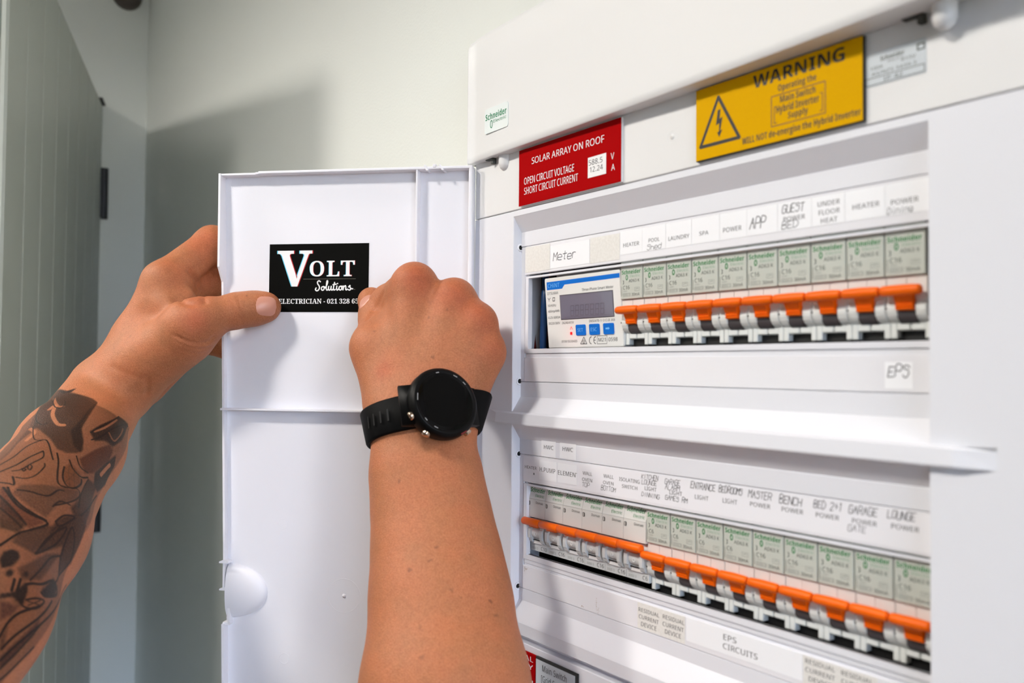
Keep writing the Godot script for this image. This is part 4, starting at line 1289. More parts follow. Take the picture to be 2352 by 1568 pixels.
class Limb:
	var A := PackedVector3Array()
	var D := PackedVector3Array()
	var I := PackedFloat32Array()
	var R := PackedFloat32Array()
	var T := PackedFloat32Array()
	var G := []      # [first, last, kin, kout]
	var folds := []  # [points, depth, width, lo, hi]
	var fold_pts := []
	func _init(data: Array) -> void:
		for g in data:
			var first := A.size()
			for b in g[2]:
				A.append(b[0])
				D.append(b[1] - b[0])
				I.append(1.0 / maxf((b[1] - b[0]).length_squared(), 1e-6))
				R.append(b[2])
				T.append(b[3] - b[2])
			G.append([first, A.size(), float(g[0]), float(g[1])])
	func crease(pts: Array, depth: float, width: float) -> void:
		var lo: Vector3 = pts[0]
		var hi: Vector3 = pts[0]
		for p in pts:
			lo = lo.min(p)
			hi = hi.max(p)
		folds.append([pts, depth, width, lo - Vector3.ONE * width * 3.0, hi + Vector3.ONE * width * 3.0])
	func sd(p: Vector3) -> float:
		var d := 1e6
		for g in G:
			var e := 1e6
			var k: float = g[2]
			for i in range(g[0], g[1]):
				var q := p - A[i]
				var h := clampf(q.dot(D[i]) * I[i], 0.0, 1.0)
				var f := (q - D[i] * h).length() - R[i] - T[i] * h
				var w := k - absf(e - f)
				e = minf(e, f)
				if w > 0.0: e -= w * w * 0.25 / k
			k = g[3]
			var w2 := k - absf(d - e)
			d = minf(d, e)
			if w2 > 0.0 and k > 0.0: d -= w2 * w2 * 0.25 / k
		for f in folds:
			if p.x < f[3].x or p.y < f[3].y or p.z < f[3].z or p.x > f[4].x or p.y > f[4].y or p.z > f[4].z: continue
			var best := 1e9
			for i in f[0].size() - 1:
				var a: Vector3 = f[0][i]
				var b: Vector3 = f[0][i + 1]
				var ab := b - a
				var t := clampf((p - a).dot(ab) / ab.length_squared(), 0.0, 1.0)
				best = minf(best, (p - a - ab * t).length_squared())
			d += f[1] * exp(-best / (f[2] * f[2]))
		return d
	func grad(p: Vector3, h := 0.4) -> Vector3:
		return Vector3(sd(p + Vector3(h, 0, 0)) - sd(p - Vector3(h, 0, 0)), sd(p + Vector3(0, h, 0)) - sd(p - Vector3(0, h, 0)), sd(p + Vector3(0, 0, h)) - sd(p - Vector3(0, 0, h))).normalized()
	# first point on the surface from p along d
	func hit(p: Vector3, d: Vector3) -> Vector3:
		for i in 60:
			var s := sd(p)
			if absf(s) < 0.05: break
			p += d * s * 0.9
		return p

# surface nets over the limb: returns [vertices, indices, normals]
func nets(limb: Limb, cell: float, zcut: Plane) -> Array:
	var lo := Vector3.ONE * 1e9
	var hi := -lo
	for i in limb.A.size():
		for p in [limb.A[i], limb.A[i] + limb.D[i]]:
			var r: float = maxf(limb.R[i], limb.R[i] + limb.T[i]) + 4.0
			lo = lo.min(p - Vector3.ONE * r)
			hi = hi.max(p + Vector3.ONE * r)
	var B := 6
	var nb := Vector3i(((hi - lo) / (cell * B)).ceil())
	var n := nb * B + Vector3i.ONE
	var val := PackedFloat32Array()
	val.resize(n.x * n.y * n.z)
	val.fill(1e9)
	var blocks := []
	var reach := cell * B * 0.87 + 3.0
	var sx := 1
	var sy := n.x
	var sz := n.x * n.y
	for bz in nb.z:
		for by in nb.y:
			for bx in nb.x:
				var c := lo + (Vector3(bx, by, bz) + Vector3.ONE * 0.5) * cell * B
				var s := limb.sd(c)
				if zcut.distance_to(c) > 0: s = maxf(s, zcut.distance_to(c))
				if absf(s) > reach: continue
				blocks.append(Vector3i(bx, by, bz) * B)
	for b in blocks:
		for k in B + 1:
			for j in B + 1:
				for i in B + 1:
					var at: int = (b.x + i) + (b.y + j) * sy + (b.z + k) * sz
					if val[at] > 1e8:
						var p := lo + Vector3(b.x + i, b.y + j, b.z + k) * cell
						val[at] = maxf(limb.sd(p), zcut.distance_to(p))
	var where := PackedInt32Array()
	where.resize(val.size())
	where.fill(-1)
	var verts := PackedVector3Array()
	var cells := []
	for b in blocks:
		for k in B:
			for j in B:
				for i in B:
					var at: int = (b.x + i) + (b.y + j) * sy + (b.z + k) * sz
					var s := [val[at], val[at + 1], val[at + sy], val[at + sy + 1], val[at + sz], val[at + sz + 1], val[at + sz + sy], val[at + sz + sy + 1]]
					var m := 0
					for q in 8:
						if s[q] < 0.0: m |= 1 << q
					if m == 0 or m == 255: continue
					var sum := Vector3.ZERO
					var cnt := 0
					for e in 12:
						var a0: int = [0, 2, 4, 6, 0, 1, 4, 5, 0, 1, 2, 3][e]
						var a1: int = a0 + [1, 1, 1, 1, 2, 2, 2, 2, 4, 4, 4, 4][e]
						if (s[a0] < 0.0) == (s[a1] < 0.0): continue
						var f: float = s[a0] / (s[a0] - s[a1])
						var p0 := Vector3(a0 & 1, (a0 >> 1) & 1, a0 >> 2)
						var p1 := Vector3(a1 & 1, (a1 >> 1) & 1, a1 >> 2)
						sum += p0.lerp(p1, f)
						cnt += 1
					where[at] = verts.size()
					cells.append(at)
					verts.append(lo + (Vector3(b.x + i, b.y + j, b.z + k) + sum / cnt) * cell)
	var idx := PackedInt32Array()
	for at in cells:
		for ax in 3:
			var du: int = [sx, sy, sz][ax]
			var dv: int = [sy, sz, sx][ax]
			var dw: int = [sz, sx, sy][ax]
			if (val[at] < 0.0) == (val[at + du] < 0.0): continue
			if at - dv < 0 or at - dw < 0 or at - dv - dw < 0: continue
			var q := [where[at], where[at - dv], where[at - dv - dw], where[at - dw]]
			if q[1] < 0 or q[2] < 0 or q[3] < 0: continue
			if val[at] < 0.0: idx.append_array([q[0], q[1], q[2], q[0], q[2], q[3]])
			else: idx.append_array([q[0], q[2], q[1], q[0], q[3], q[2]])
	# settle on the true surface
	for i in verts.size():
		if zcut.distance_to(verts[i]) > -cell: continue
		var s := limb.sd(verts[i])
		if absf(s) < cell: verts[i] -= limb.grad(verts[i], 0.5) * s
	var nor := PackedVector3Array()
	nor.resize(verts.size())
	for i in range(0, idx.size(), 3):
		var f := (verts[idx[i + 2]] - verts[idx[i]]).cross(verts[idx[i + 1]] - verts[idx[i]])
		nor[idx[i]] += f
		nor[idx[i + 1]] += f
		nor[idx[i + 2]] += f
	for i in nor.size(): nor[i] = nor[i].normalized()
	return [verts, idx, nor]

func skin_mesh(net: Array, base: Color, blush: Array, moles: Array, sd: int, uv: Variant, m: Material) -> ArrayMesh:
	var n1 := FastNoiseLite.new()
	n1.seed = sd
	n1.frequency = 0.045
	n1.fractal_octaves = 3
	var n2 := FastNoiseLite.new()
	n2.seed = sd + 7
	n2.frequency = 0.22
	n2.fractal_octaves = 2
	var v: PackedVector3Array = net[0]
	var pos := PackedVector3Array()
	var col := PackedColorArray()
	var uv2 := PackedVector2Array()
	for p in v:
		pos.append((p - O) * MM)
		var a := n1.get_noise_3dv(p)
		var b := n2.get_noise_3dv(p)
		var c := base * (1.0 + 0.10 * a + 0.10 * b)
		c = c.lerp(Color(c.r * 1.02, c.g * 0.86, c.b * 0.84), clampf(0.5 + a * 1.2, 0.0, 1.0) * 0.5)
		for q in blush:
			var w: float = exp(-p.distance_squared_to(q[0]) / (q[1] * q[1])) * q[2]
			c = c.lerp(Color(c.r * 0.98, c.g * 0.70, c.b * 0.66), w)
		for q in moles:
			if p.distance_squared_to(q[0]) < q[1] * q[1]: c = c.lerp(Color(0.20, 0.085, 0.045), q[2])
		c.a = 1.0
		col.append(c)
		if uv != null: uv2.append(uv.call(p))
	var arr := []
	arr.resize(Mesh.ARRAY_MAX)
	arr[Mesh.ARRAY_VERTEX] = pos
	arr[Mesh.ARRAY_NORMAL] = net[2]
	arr[Mesh.ARRAY_COLOR] = col
	if uv != null: arr[Mesh.ARRAY_TEX_UV2] = uv2
	arr[Mesh.ARRAY_INDEX] = net[1]
	var mesh := ArrayMesh.new()
	mesh.add_surface_from_arrays(Mesh.PRIMITIVE_TRIANGLES, arr)
	mesh.surface_set_material(0, m)
	return mesh

# a fingernail laid on the limb: centre, direction of the tip, outward
func nail(limb: Limb, c: Vector3, tip: Vector3, out: Vector3, half_l: float, half_w: float, parent: Node3D) -> void:
	tip = (tip - out * tip.dot(out)).normalized()
	var side := tip.cross(out).normalized()
	var st := S(true)
	var n := 12
	var g := []
	for i in n + 1:
		var row := []
		for k in n + 1:
			var u := -1.0 + 2.0 * i / n
			var w := -1.0 + 2.0 * k / n
			var cut := sqrt(maxf(0.0, 1.0 - pow(absf(u), 3.2)))
			var p: Vector3 = c + tip * u * half_l + side * w * half_w * cut + out * 8.0
			var h := limb.hit(p, -out)
			var edge := maxf(absf(u), absf(w))
			row.append(h + out * (0.32 - 0.5 * pow(edge, 10.0)))
		g.append(row)
	for i in n:
		for k in n:
			quad(st, g[i][k], g[i + 1][k], g[i + 1][k + 1], g[i][k + 1], out)
	obj("thumbnail", [[st, M.nail]], parent)

func hairs(net: Array, along: Vector3, keep: Callable, count: int, sd: int, parent: Node3D) -> void:
	var rng := RandomNumberGenerator.new()
	rng.seed = sd
	var st := S(true)
	var made := 0
	var v: PackedVector3Array = net[0]
	for trial in count * 30:
		if made >= count: break
		var i := rng.randi_range(0, v.size() - 1)
		if not keep.call(v[i]): continue
		var nn: Vector3 = net[2][i]
		var t := (along - nn * along.dot(nn)).normalized()
		t = (t + nn.cross(t) * rng.randf_range(-0.7, 0.7)).normalized()
		var len := rng.randf_range(4.0, 9.0)
		var p := v[i] + nn * 0.05
		var pts := PackedVector3Array([p, p + (nn * 0.45 + t) * len * 0.4, p + (nn * 0.42 + t * 1.9) * len * 0.5])
		tube(st, pts, 0.055, 0.02, 3, false)
		made += 1
	var o := obj("arm_hair", [[st, M.hair]], parent)
	o.set_meta("kind", "stuff")

const TATTOO := [
	["F", 0.3, 0, "g", [642, 496, 690, 299, 707, 188, 514, 248, 397, 241, 338, 222, 328, 360, 362, 569, 327, 683, 319, 801, 334, 872, 445, 935, 591, 748]],
	["F", 0.55, 0, "g", [743, 169, 665, 204, 632, 194, 642, 216, 541, 226, 509, 234, 515, 298, 512, 333, 474, 371, 460, 398, 473, 414, 498, 428, 527, 427, 567, 400, 604, 381, 634, 365, 660, 354, 689, 291, 752, 202]],
	["F", 0.5, 0, "k", [529, 358, 520, 323, 520, 278, 509, 234, 506, 302, 502, 343, 471, 376, 462, 407, 488, 400]],
	["F", 0.5, 0, "k", [743, 169, 665, 204, 632, 194, 642, 211, 673, 214]],
	["F", 0.4, 0, "g", [716, 336, 686, 304, 644, 356, 654, 418, 636, 498, 690, 443]],
	["E", 0.9, 3.2, "", [645, 298, 636, 282, 619, 318, 583, 346, 558, 347]],
	["E", 0.8, 2.5, "", [690, 231, 629, 283, 605, 286]],
	["E", 0.8, 3, "", [666, 360, 634, 381, 633, 413]],
	["L", 0.9, 1, "k", [689, 291, 668, 329, 635, 350, 615, 344]],
	["L", 0.9, 1, "k", [703, 215, 648, 276, 616, 295, 605, 282, 617, 262]],
	["L", 0.9, 0.9, "k", [660, 354, 613, 406, 584, 408]],
	["F", 0.1, 0, "y", [619, 438, 584, 408, 527, 442, 472, 536, 503, 562, 545, 557]],
	["L", 0.95, 1.2, "k", [619, 519, 615, 485, 613, 438, 584, 408, 563, 415, 534, 445, 517, 464]],
	["L", 0.95, 1.3, "k", [601, 545, 583, 516, 575, 475, 558, 445]],
	["L", 0.9, 1.2, "k", [558, 445, 545, 465, 555, 497, 562, 528, 578, 539]],
	["L", 0.9, 1, "k", [547, 511, 545, 525, 555, 517, 557, 504, 547, 511]],
	["L", 0.9, 1, "k", [554, 525, 555, 533, 563, 525, 554, 525]],
	["L", 0.9, 1, "k", [560, 555, 539, 552, 526, 535, 523, 500, 530, 485]],
	["L", 0.95, 1.2, "k", [584, 573, 566, 573, 553, 573, 567, 554]],
	["L", 0.95, 1.4, "k", [561, 582, 543, 598, 512, 612, 482, 617, 452, 616]],
	["L", 0.95, 1.2, "k", [539, 583, 515, 579, 494, 577, 477, 570, 467, 548, 455, 541]],
	["L", 0.95, 1.3, "k", [520, 439, 500, 467, 481, 521, 469, 533, 455, 528]],
	["F", 0.32, 0, "g", [541, 572, 466, 538, 423, 512, 421, 537, 453, 580, 456, 612, 496, 609, 545, 594]],
	["L", 0.9, 1.1, "k", [459, 532, 427, 509, 417, 520, 425, 543, 441, 566, 457, 583]],
	["L", 0.9, 1.1, "k", [458, 586, 451, 568, 428, 560]],
	["F", 0.35, 0, "o", [481, 470, 472, 450, 436, 459, 423, 483, 438, 516, 456, 523, 472, 506]],
	["L", 0.95, 1.4, "k", [481, 470, 472, 506, 456, 523, 438, 516, 422, 486, 424, 470]],
	["L", 0.7, 0.5, "k", [475, 483, 427, 472]],
	["L", 0.7, 0.5, "k", [472, 501, 425, 489]],
	["L", 0.7, 0.5, "k", [472, 457, 448, 522]],
	["L", 0.7, 0.5, "k", [455, 456, 436, 512]],
	["L", 0.7, 0.5, "k", [462, 516, 444, 458]],
	["L", 0.95, 1.4, "k", [479, 443, 457, 461, 429, 466, 408, 451]],
	["L", 0.95, 1.2, "k", [468, 422, 442, 443, 414, 441]],
	["F", 0.5, 0, "b", [456, 424, 426, 369, 398, 334, 377, 337, 368, 363, 400, 430, 423, 449]],
	["F", 0.62, 0, "k", [394, 424, 368, 363, 359, 335, 336, 353, 330, 407, 356, 451, 382, 447]],
	["E", 0.9, 3, "", [370, 410, 356, 365]],
	["F", 0.8, 0, "k", [366, 387, 359, 374, 346, 375, 353, 389]],
	["F", 0.6, 0, "k", [475, 341, 458, 308, 410, 235, 354, 220, 371, 297, 386, 331, 419, 337, 445, 355]],
	["E", 0.7, 1.8, "", [462, 334, 442, 308, 415, 253]],
	["E", 0.6, 1.5, "", [423, 312, 391, 315, 379, 258]],
	["L", 0.95, 1.3, "k", [470, 342, 462, 324, 439, 286, 410, 235]],
	["L", 0.95, 1.3, "k", [455, 357, 437, 336, 418, 293, 382, 245, 350, 224]],
	["L", 0.9, 1.1, "k", [437, 316, 393, 324, 378, 288, 356, 230]],
	["F", 0.4, 0, "b", [576, 585, 565, 583, 522, 610, 452, 621, 471, 647, 518, 637, 550, 628]],
	["F", 0.5, 0, "g", [563, 607, 528, 622, 481, 645, 487, 668, 523, 674]],
	["L", 0.95, 1.5, "k", [569, 584, 525, 612, 488, 620, 451, 618, 448, 625, 469, 649, 486, 670, 502, 715]],
	["L", 0.9, 1.6, "k", [566, 603, 528, 622, 482, 643]],
	["L", 0.9, 1.3, "k", [550, 628, 521, 639, 486, 653]],
	["F", 0.45, 0, "g", [486, 670, 448, 625, 424, 611, 439, 691, 487, 695]],
	["F", 0.55, 0, "g", [435, 607, 423, 583, 410, 572, 425, 564, 414, 517, 404, 453, 365, 444, 374, 548, 339, 628, 362, 673, 390, 629, 435, 687, 428, 640]],
	["L", 0.9, 1.2, "k", [435, 607, 427, 586, 405, 573, 421, 607, 435, 607]],
	["L", 0.9, 1.2, "k", [435, 687, 428, 640, 408, 600, 405, 637, 435, 687]],
	["L", 0.9, 1.2, "k", [360, 675, 385, 630, 396, 590, 347, 626, 360, 675]],
	["L", 0.9, 1.1, "k", [409, 549, 414, 517, 404, 453]],
	["L", 0.9, 1.1, "k", [395, 558, 379, 519, 351, 456]],
	["F", 0.9, 0, "k", [488, 741, 490, 723, 480, 710, 467, 708, 460, 718, 464, 740, 477, 752]],
	["F", 0.85, 0, "k", [467, 755, 465, 746, 456, 747, 456, 756, 462, 759]],
	["F", 0.85, 0, "k", [440, 741, 438, 731, 430, 733, 432, 741]],
	["F", 0.4, 0, "g", [453, 737, 414, 669, 382, 642, 405, 725, 436, 750]],
	["L", 0.9, 1.2, "k", [437, 689, 427, 649, 419, 609]],
	["L", 0.9, 1.2, "k", [380, 645, 401, 668, 414, 710, 423, 741]],
	["L", 0.9, 1.2, "k", [380, 645, 360, 675, 371, 708]],
	["L", 0.95, 1.5, "k", [440, 773, 448, 755]],
	["L", 0.95, 1.5, "k", [432, 768, 439, 749]],
	["L", 0.95, 1.5, "k", [425, 751, 416, 742, 397, 727, 376, 700, 357, 696, 347, 705, 376, 735, 391, 740]],
	["F", 0.7, 0, "k", [393, 737, 375, 694, 350, 694, 354, 713, 380, 739]],
	["F", 0.75, 0, "k", [453, 788, 435, 773, 427, 748, 416, 756, 406, 781, 433, 780, 449, 793]],
	["L", 0.9, 1.2, "k", [408, 769, 393, 754, 374, 744, 381, 764, 399, 777, 414, 779]],
	["L", 0.8, 0.7, "k", [403, 768, 377, 755]],
	["L", 0.8, 0.7, "k", [398, 772, 383, 750]],
	["F", 0.4, 0, "p", [446, 795, 410, 783, 412, 799, 423, 817]],
	["L", 0.95, 1.4, "k", [403, 833, 408, 811, 402, 789, 376, 756]],
	["L", 0.95, 1.4, "k", [384, 842, 379, 813, 362, 765, 355, 725]],
	["L", 0.95, 1.4, "k", [371, 854, 359, 805, 337, 734, 297, 641]],
	["L", 0.9, 1.2, "k", [359, 861, 350, 818, 348, 765]],
	["L", 0.9, 1.2, "k", [345, 873, 332, 842, 322, 791]],
	["F", 0.5, 0, "p", [376, 851, 365, 803, 359, 766, 345, 787, 350, 836, 359, 861]],
	["F", 0.3, 0, "k", [400, 835, 406, 813, 380, 839, 382, 848]],
	["L", 0.9, 1.3, "k", [572, 613, 542, 683, 509, 724]],
]
func tattoo_texture() -> ImageTexture:
	var W := 1024
	var H := 1024
	var mm_u := 1024.0 / 200.0
	var mm_v := 1024.0 / 327.45
	var ink := PackedFloat32Array()
	ink.resize(W * H)
	var hue := PackedColorArray()
	hue.resize(W * H)
	hue.fill(Color(0.12, 0.13, 0.15))
	var hues := {"k": Color(0.05, 0.055, 0.07), "g": Color(0.20, 0.21, 0.23), "b": Color(0.34, 0.20, 0.16), "o": Color(0.55, 0.40, 0.14), "y": Color(0.62, 0.52, 0.36), "p": Color(0.24, 0.17, 0.24), "": Color(0.1, 0.1, 0.1)}
	var nz := FastNoiseLite.new()
	nz.seed = 77
	nz.frequency = 0.22
	for t in TATTOO:
		if t[0] != "F": continue
		var pts := PackedVector2Array()
		for i in range(0, t[4].size(), 2): pts.append(Vector2(t[4][i] * W / 1000.0, t[4][i + 1] * H / 1000.0))
		var c: Color = hues[t[3]]
		var a: float = t[1]
		var r := Rect2(pts[0], Vector2.ZERO)
		for p in pts: r = r.expand(p)
		for y in range(maxi(0, int(r.position.y)), mini(H, int(r.end.y) + 1)):
			for x in range(maxi(0, int(r.position.x)), mini(W, int(r.end.x) + 1)):
				if Geometry2D.is_point_in_polygon(Vector2(x, y), pts):
					var k := y * W + x
					var s := minf(0.95, a * 1.3)
					hue[k] = hue[k].lerp(c, s / (s + ink[k] + 0.001))
					ink[k] = minf(0.96, 1.0 - (1.0 - ink[k]) * (1.0 - s))
	# the shading needles leave soft, stippled edges
	var soft := Image.create_from_data(W, H, false, Image.FORMAT_RF, ink.to_byte_array())
	soft.resize(W / 5, H / 5, Image.INTERPOLATE_LANCZOS)
	soft.resize(W, H, Image.INTERPOLATE_CUBIC)
	ink = soft.get_data().to_float32_array()
	for k in ink.size(): ink[k] = clampf(ink[k] * (1.0 + 0.3 * nz.get_noise_2d(k % W, k / W)), 0.0, 1.0)
	for t in TATTOO:
		if t[0] == "F": continue
		var pts := PackedVector2Array()
		for i in range(0, t[4].size(), 2): pts.append(Vector2(t[4][i] * W / 1000.0, t[4][i + 1] * H / 1000.0))
		var c: Color = hues[t[3]]
		var a: float = t[1]
		var path := smooth_path(pts, 10)
		var hw: float = t[2] * 0.5
		var seen := {}
		for i in path.size() - 1:
			var steps := int((path[i + 1] - path[i]).length() / 1.5) + 1
			for s in steps:
				var p := path[i].lerp(path[i + 1], float(s) / steps)
				var rx := hw * mm_u
				var ry := hw * mm_v
				for y in range(int(p.y - ry), int(p.y + ry) + 2):
					for x in range(int(p.x - rx), int(p.x + rx) + 2):
						if x < 0 or y < 0 or x >= W or y >= H: continue
						var q := Vector2((x - p.x) / rx, (y - p.y) / ry).length()
						if q > 1.0: continue
						var k := y * W + x
						var f := a * clampf((1.0 - q) * 3.0, 0.0, 1.0)
						if f > seen.get(k, 0.0): seen[k] = f
		for k in seen:
			if t[0] == "E": ink[k] *= 1.0 - seen[k]
			else:
				hue[k] = hue[k].lerp(c, seen[k])
				ink[k] = maxf(ink[k], seen[k])
	var im := Image.create(W, H, false, Image.FORMAT_RGBA8)
	for y in H:
		for x in W:
			var k := y * W + x
			var a := ink[k] * 0.93
			im.set_pixel(x, y, Color(lerpf(1.0, hue[k].r, a), lerpf(1.0, hue[k].g, a), lerpf(1.0, hue[k].b, a), 1.0))
	return ImageTexture.create_from_image(im)

func person() -> void:
	var right := Limb.new(RIGHT_LIMB)
	var left := Limb.new(LEFT_LIMB)
	left.crease([Vector3(-74.7, 30.5, 146.2), Vector3(-72.5, 26.0, 145.0), Vector3(-72.0, 21.1, 142.1), Vector3(-74.0, 16.5, 139.9)], 0.8, 1)
	left.crease([Vector3(-74.9, 32.4, 142.9), Vector3(-72.0, 27.6, 141.4), Vector3(-71.2, 22.9, 138.9), Vector3(-72.1, 19.5, 137.9)], 0.6, 1)
	left.crease([Vector3(-76.0, 30.4, 149.0), Vector3(-73.3, 25.0, 148.3), Vector3(-72.8, 20.9, 146.6)], 0.25, 1)
	left.crease([Vector3(-80.0, 6.0, 181.9), Vector3(-77.7, 2.7, 175.5), Vector3(-77.7, 0.6, 167.0), Vector3(-78.3, 2.2, 159.7), Vector3(-77.2, 5.5, 156.9)], 1.3, 1.2)
	left.crease([Vector3(-80.7, 1.7, 180.3), Vector3(-79.7, -1.6, 173.5), Vector3(-80.9, -2.8, 164.6), Vector3(-83.0, -0.9, 157.1)], 0.6, 1)
	left.crease([Vector3(-76.9, 8.3, 178.6), Vector3(-75.8, 4.4, 171.9), Vector3(-76.3, 3.2, 163.8)], 0.4, 1)
	left.crease([Vector3(-82.2, -2.5, 178.4), Vector3(-82.4, -5.2, 169.9), Vector3(-85.8, -5.6, 160.9)], 0.4, 1)
	left.crease([Vector3(-119.4, 53.2, 162.1), Vector3(-129.8, 45.8, 154.2), Vector3(-138.9, 39.2, 147.8), Vector3(-77.3, 29.2, 163.4)], 1.8, 2)
	left.crease([Vector3(-122.6, 56.1, 155.5), Vector3(-134.1, 49.6, 150.0), Vector3(-137.4, 43.6, 147.4)], 0.6, 1.2)
	left.crease([Vector3(-105.8, 30.8, 174.4), Vector3(-82.1, 27.4, 174.8), Vector3(-78.1, 26.8, 170.2), Vector3(-76.7, 28.5, 163.6)], 1.4, 2)
	left.crease([Vector3(-116.1, 55.1, 175.2), Vector3(-118.4, 57.5, 170.2), Vector3(-117.9, 54.1, 165.8)], 0.3, 1)
	left.crease([Vector3(-119.7, 59.3, 171.4), Vector3(-120.6, 60.7, 166.7), Vector3(-119.9, 58.1, 163.2)], 0.25, 1)
	left.crease([Vector3(-101.2, -22.4, 193.4), Vector3(-104.9, -27.4, 192.2), Vector3(-110.1, -33.4, 191.4)], 1.2, 1.6)
	left.crease([Vector3(-111.7, -15.0, 212.6), Vector3(-106.5, -19.0, 206.8), Vector3(-103.6, -21.8, 200.6), Vector3(-102.2, -23.6, 194.0)], 0.5, 2)
	left.crease([Vector3(-69.9, 31.0, 129.9), Vector3(-69.9, 32.3, 127.5), Vector3(-69.6, 33.1, 123.9), Vector3(-68.8, 32.0, 121.1)], 0.25, 1)
	left.crease([Vector3(-69.8, 30.4, 130.5), Vector3(-69.1, 26.5, 130.4), Vector3(-69.3, 22.7, 128.7)], 0.25, 1)
	right.crease([Vector3(-21.1, 38.9, 70.7), Vector3(-14.7, 35.2, 71.9), Vector3(-3.8, 29.9, 78.4), Vector3(-4.5, 26.1, 80.5)], 0.35, 1)
	right.crease([Vector3(13.8, 34.0, 77.2), Vector3(8.1, 29.3, 76.7), Vector3(4.2, 23.2, 79.1), Vector3(12.6, 16.0, 87.9)], 1, 1.8)
	right.crease([Vector3(31.7, 37.3, 80.3), Vector3(41.8, 38.0, 78.1)], 0.2, 1)
	right.crease([Vector3(44.6, 40.7, 75.1), Vector3(47.8, 40.3, 69.3)], 0.25, 1)
	right.crease([Vector3(45.4, 38.0, 74.9), Vector3(48.4, 37.3, 68.6)], 0.2, 1)
	right.crease([Vector3(51.4, 38.5, 58.7), Vector3(59.5, 27.1, 61.4)], 0.6, 4)
	right.crease([Vector3(68.6, 27.4, 47.2), Vector3(72.2, 16.4, 51.2)], 0.6, 4)
	right.crease([Vector3(79.4, 7.4, 40.1), Vector3(79.9, 0.7, 45.0)], 0.5, 4)
	var t := thing("person", Vector3(120, -60, 300), "bare arms of a person, left one tattooed, pressing a black sticker onto the door", "person")
	var base := Color(0.55, 0.222, 0.102)
	var cell := 1.6
	var rn := nets(right, cell, Plane(Vector3(0.39571, -0.89524, 0.20485), 337.27))
	var ra := MeshInstance3D.new()
	ra.name = "right_arm"
	ra.mesh = skin_mesh(rn, base, [[Vector3(46.8, 40.7, 71.8), 14, 0.8], [Vector3(64.7, 33.0, 54.5), 13, 0.8], [Vector3(77.0, 19.2, 41.8), 14, 0.8], [Vector3(82.4, -1.8, 35.7), 12, 0.6], [Vector3(43.6, -15.5, 91.5), 7, 0.7], [Vector3(-9.9, 30.2, 78.0), 6, 0.5], [Vector3(46.6, 43.5, 70.2), 8, 0.4]], [[Vector3(55.3, 17.3, 67.4), 0.8, 0.6], [Vector3(29.5, 8.5, 91.3), 0.9, 0.6], [Vector3(65.7, -7.4, 70.0), 0.9, 0.55], [Vector3(63.7, 21.7, 59.0), 0.8, 0.5], [Vector3(63.0, 22.3, 59.7), 0.7, 0.4], [Vector3(111.4, -116.2, 96.5), 0.9, 0.6], [Vector3(109.3, -110.1, 92.1), 1, 0.65], [Vector3(105.9, -121.6, 106.0), 1.1, 0.6], [Vector3(78.9, -77.8, 98.4), 0.9, 0.6], [Vector3(133.6, -136.7, 72.3), 1.1, 0.75], [Vector3(137.5, -143.2, 71.2), 1, 0.6], [Vector3(136.5, -157.7, 115.0), 1.2, 0.5], [Vector3(125.9, -129.9, 92.0), 1, 0.4], [Vector3(129.6, -132.8, 88.4), 0.8, 0.4], [Vector3(125.7, -145.6, 110.4), 1, 0.4]], 11, null, M.skin)
	t.add_child(ra)
	ra.set_meta("label", "right arm and fist with a black watch on the wrist")
	nail(right, Vector3(-12.51, 30.41, 77.65), Vector3(-0.7864, 0.5949, -0.1665), Vector3(-0.0442, 0.6460, 0.7621), 6.6, 6.0, ra)
	hairs(rn, Vector3(-0.3605, 0.9310, -0.0570), func(p: Vector3) -> bool: return p.z > 84.1, 700, 3, ra)
	var ax0 := Vector3(-143.54, -33.61, 210.07)
	var axd := Vector3(0.75972, -0.46883, 0.45058)
	var e1 := Vector3(0.62663, 0.71295, -0.31472)
	var e2 := Vector3(-0.17369, 0.52144, 0.83542)
	var uv := func(p: Vector3) -> Vector2:
		var q := p - ax0
		return Vector2(atan2(q.dot(e2), q.dot(e1)) / TAU + 0.5, clampf((q.dot(axd) + 30.0) / 327.45, 0.0, 0.999))
	M.skin_tattooed.detail_enabled = true
	M.skin_tattooed.detail_albedo = tattoo_texture()
	M.skin_tattooed.detail_blend_mode = BaseMaterial3D.BLEND_MODE_MUL
	M.skin_tattooed.detail_uv_layer = BaseMaterial3D.DETAIL_UV_2
	var ln := nets(left, cell, Plane(Vector3(0.65511, -0.53910, 0.52934), 305.50))
	var la := MeshInstance3D.new()
	la.name = "left_arm"
	la.mesh = skin_mesh(ln, base, [[Vector3(-73.3, 16.2, 169.9), 10, 0.7], [Vector3(-126.8, 74.4, 148.5), 16, 0.7], [Vector3(-137.9, 50.1, 146.4), 14, 0.8], [Vector3(-116.5, 55.6, 176.5), 10, 0.4], [Vector3(-80.2, 29.7, 168.3), 10, 0.6], [Vector3(-148.7, -33.2, 169.8), 16, 0.8], [Vector3(-67.8, 28.2, 123.5), 7, 0.5]], [[Vector3(-73.9, 34.2, 135.8), 0.7, 0.8], [Vector3(-112.0, 27.5, 188.6), 0.6, 0.5], [Vector3(-117.5, -2.7, 211.2), 0.6, 0.4], [Vector3(-111.9, 6.2, 202.1), 0.6, 0.4], [Vector3(-110.5, 13.8, 194.3), 0.6, 0.35]], 12, uv, M.skin_tattooed)
	t.add_child(la)
	la.set_meta("label", "left arm with a black and grey tattoo sleeve, thumb on the sticker")
	nail(left, Vector3(-67.91, 27.60, 124.42), Vector3(0.0972, -0.0585, -0.9935), Vector3(0.9685, 0.0388, 0.2459), 7.4, 7.2, la)
	hairs(ln, Vector3(-0.7597, 0.4688, -0.4506), func(p: Vector3) -> bool: return (p - ax0).dot(axd) > -20.0, 700, 4, la)
	watch(right)

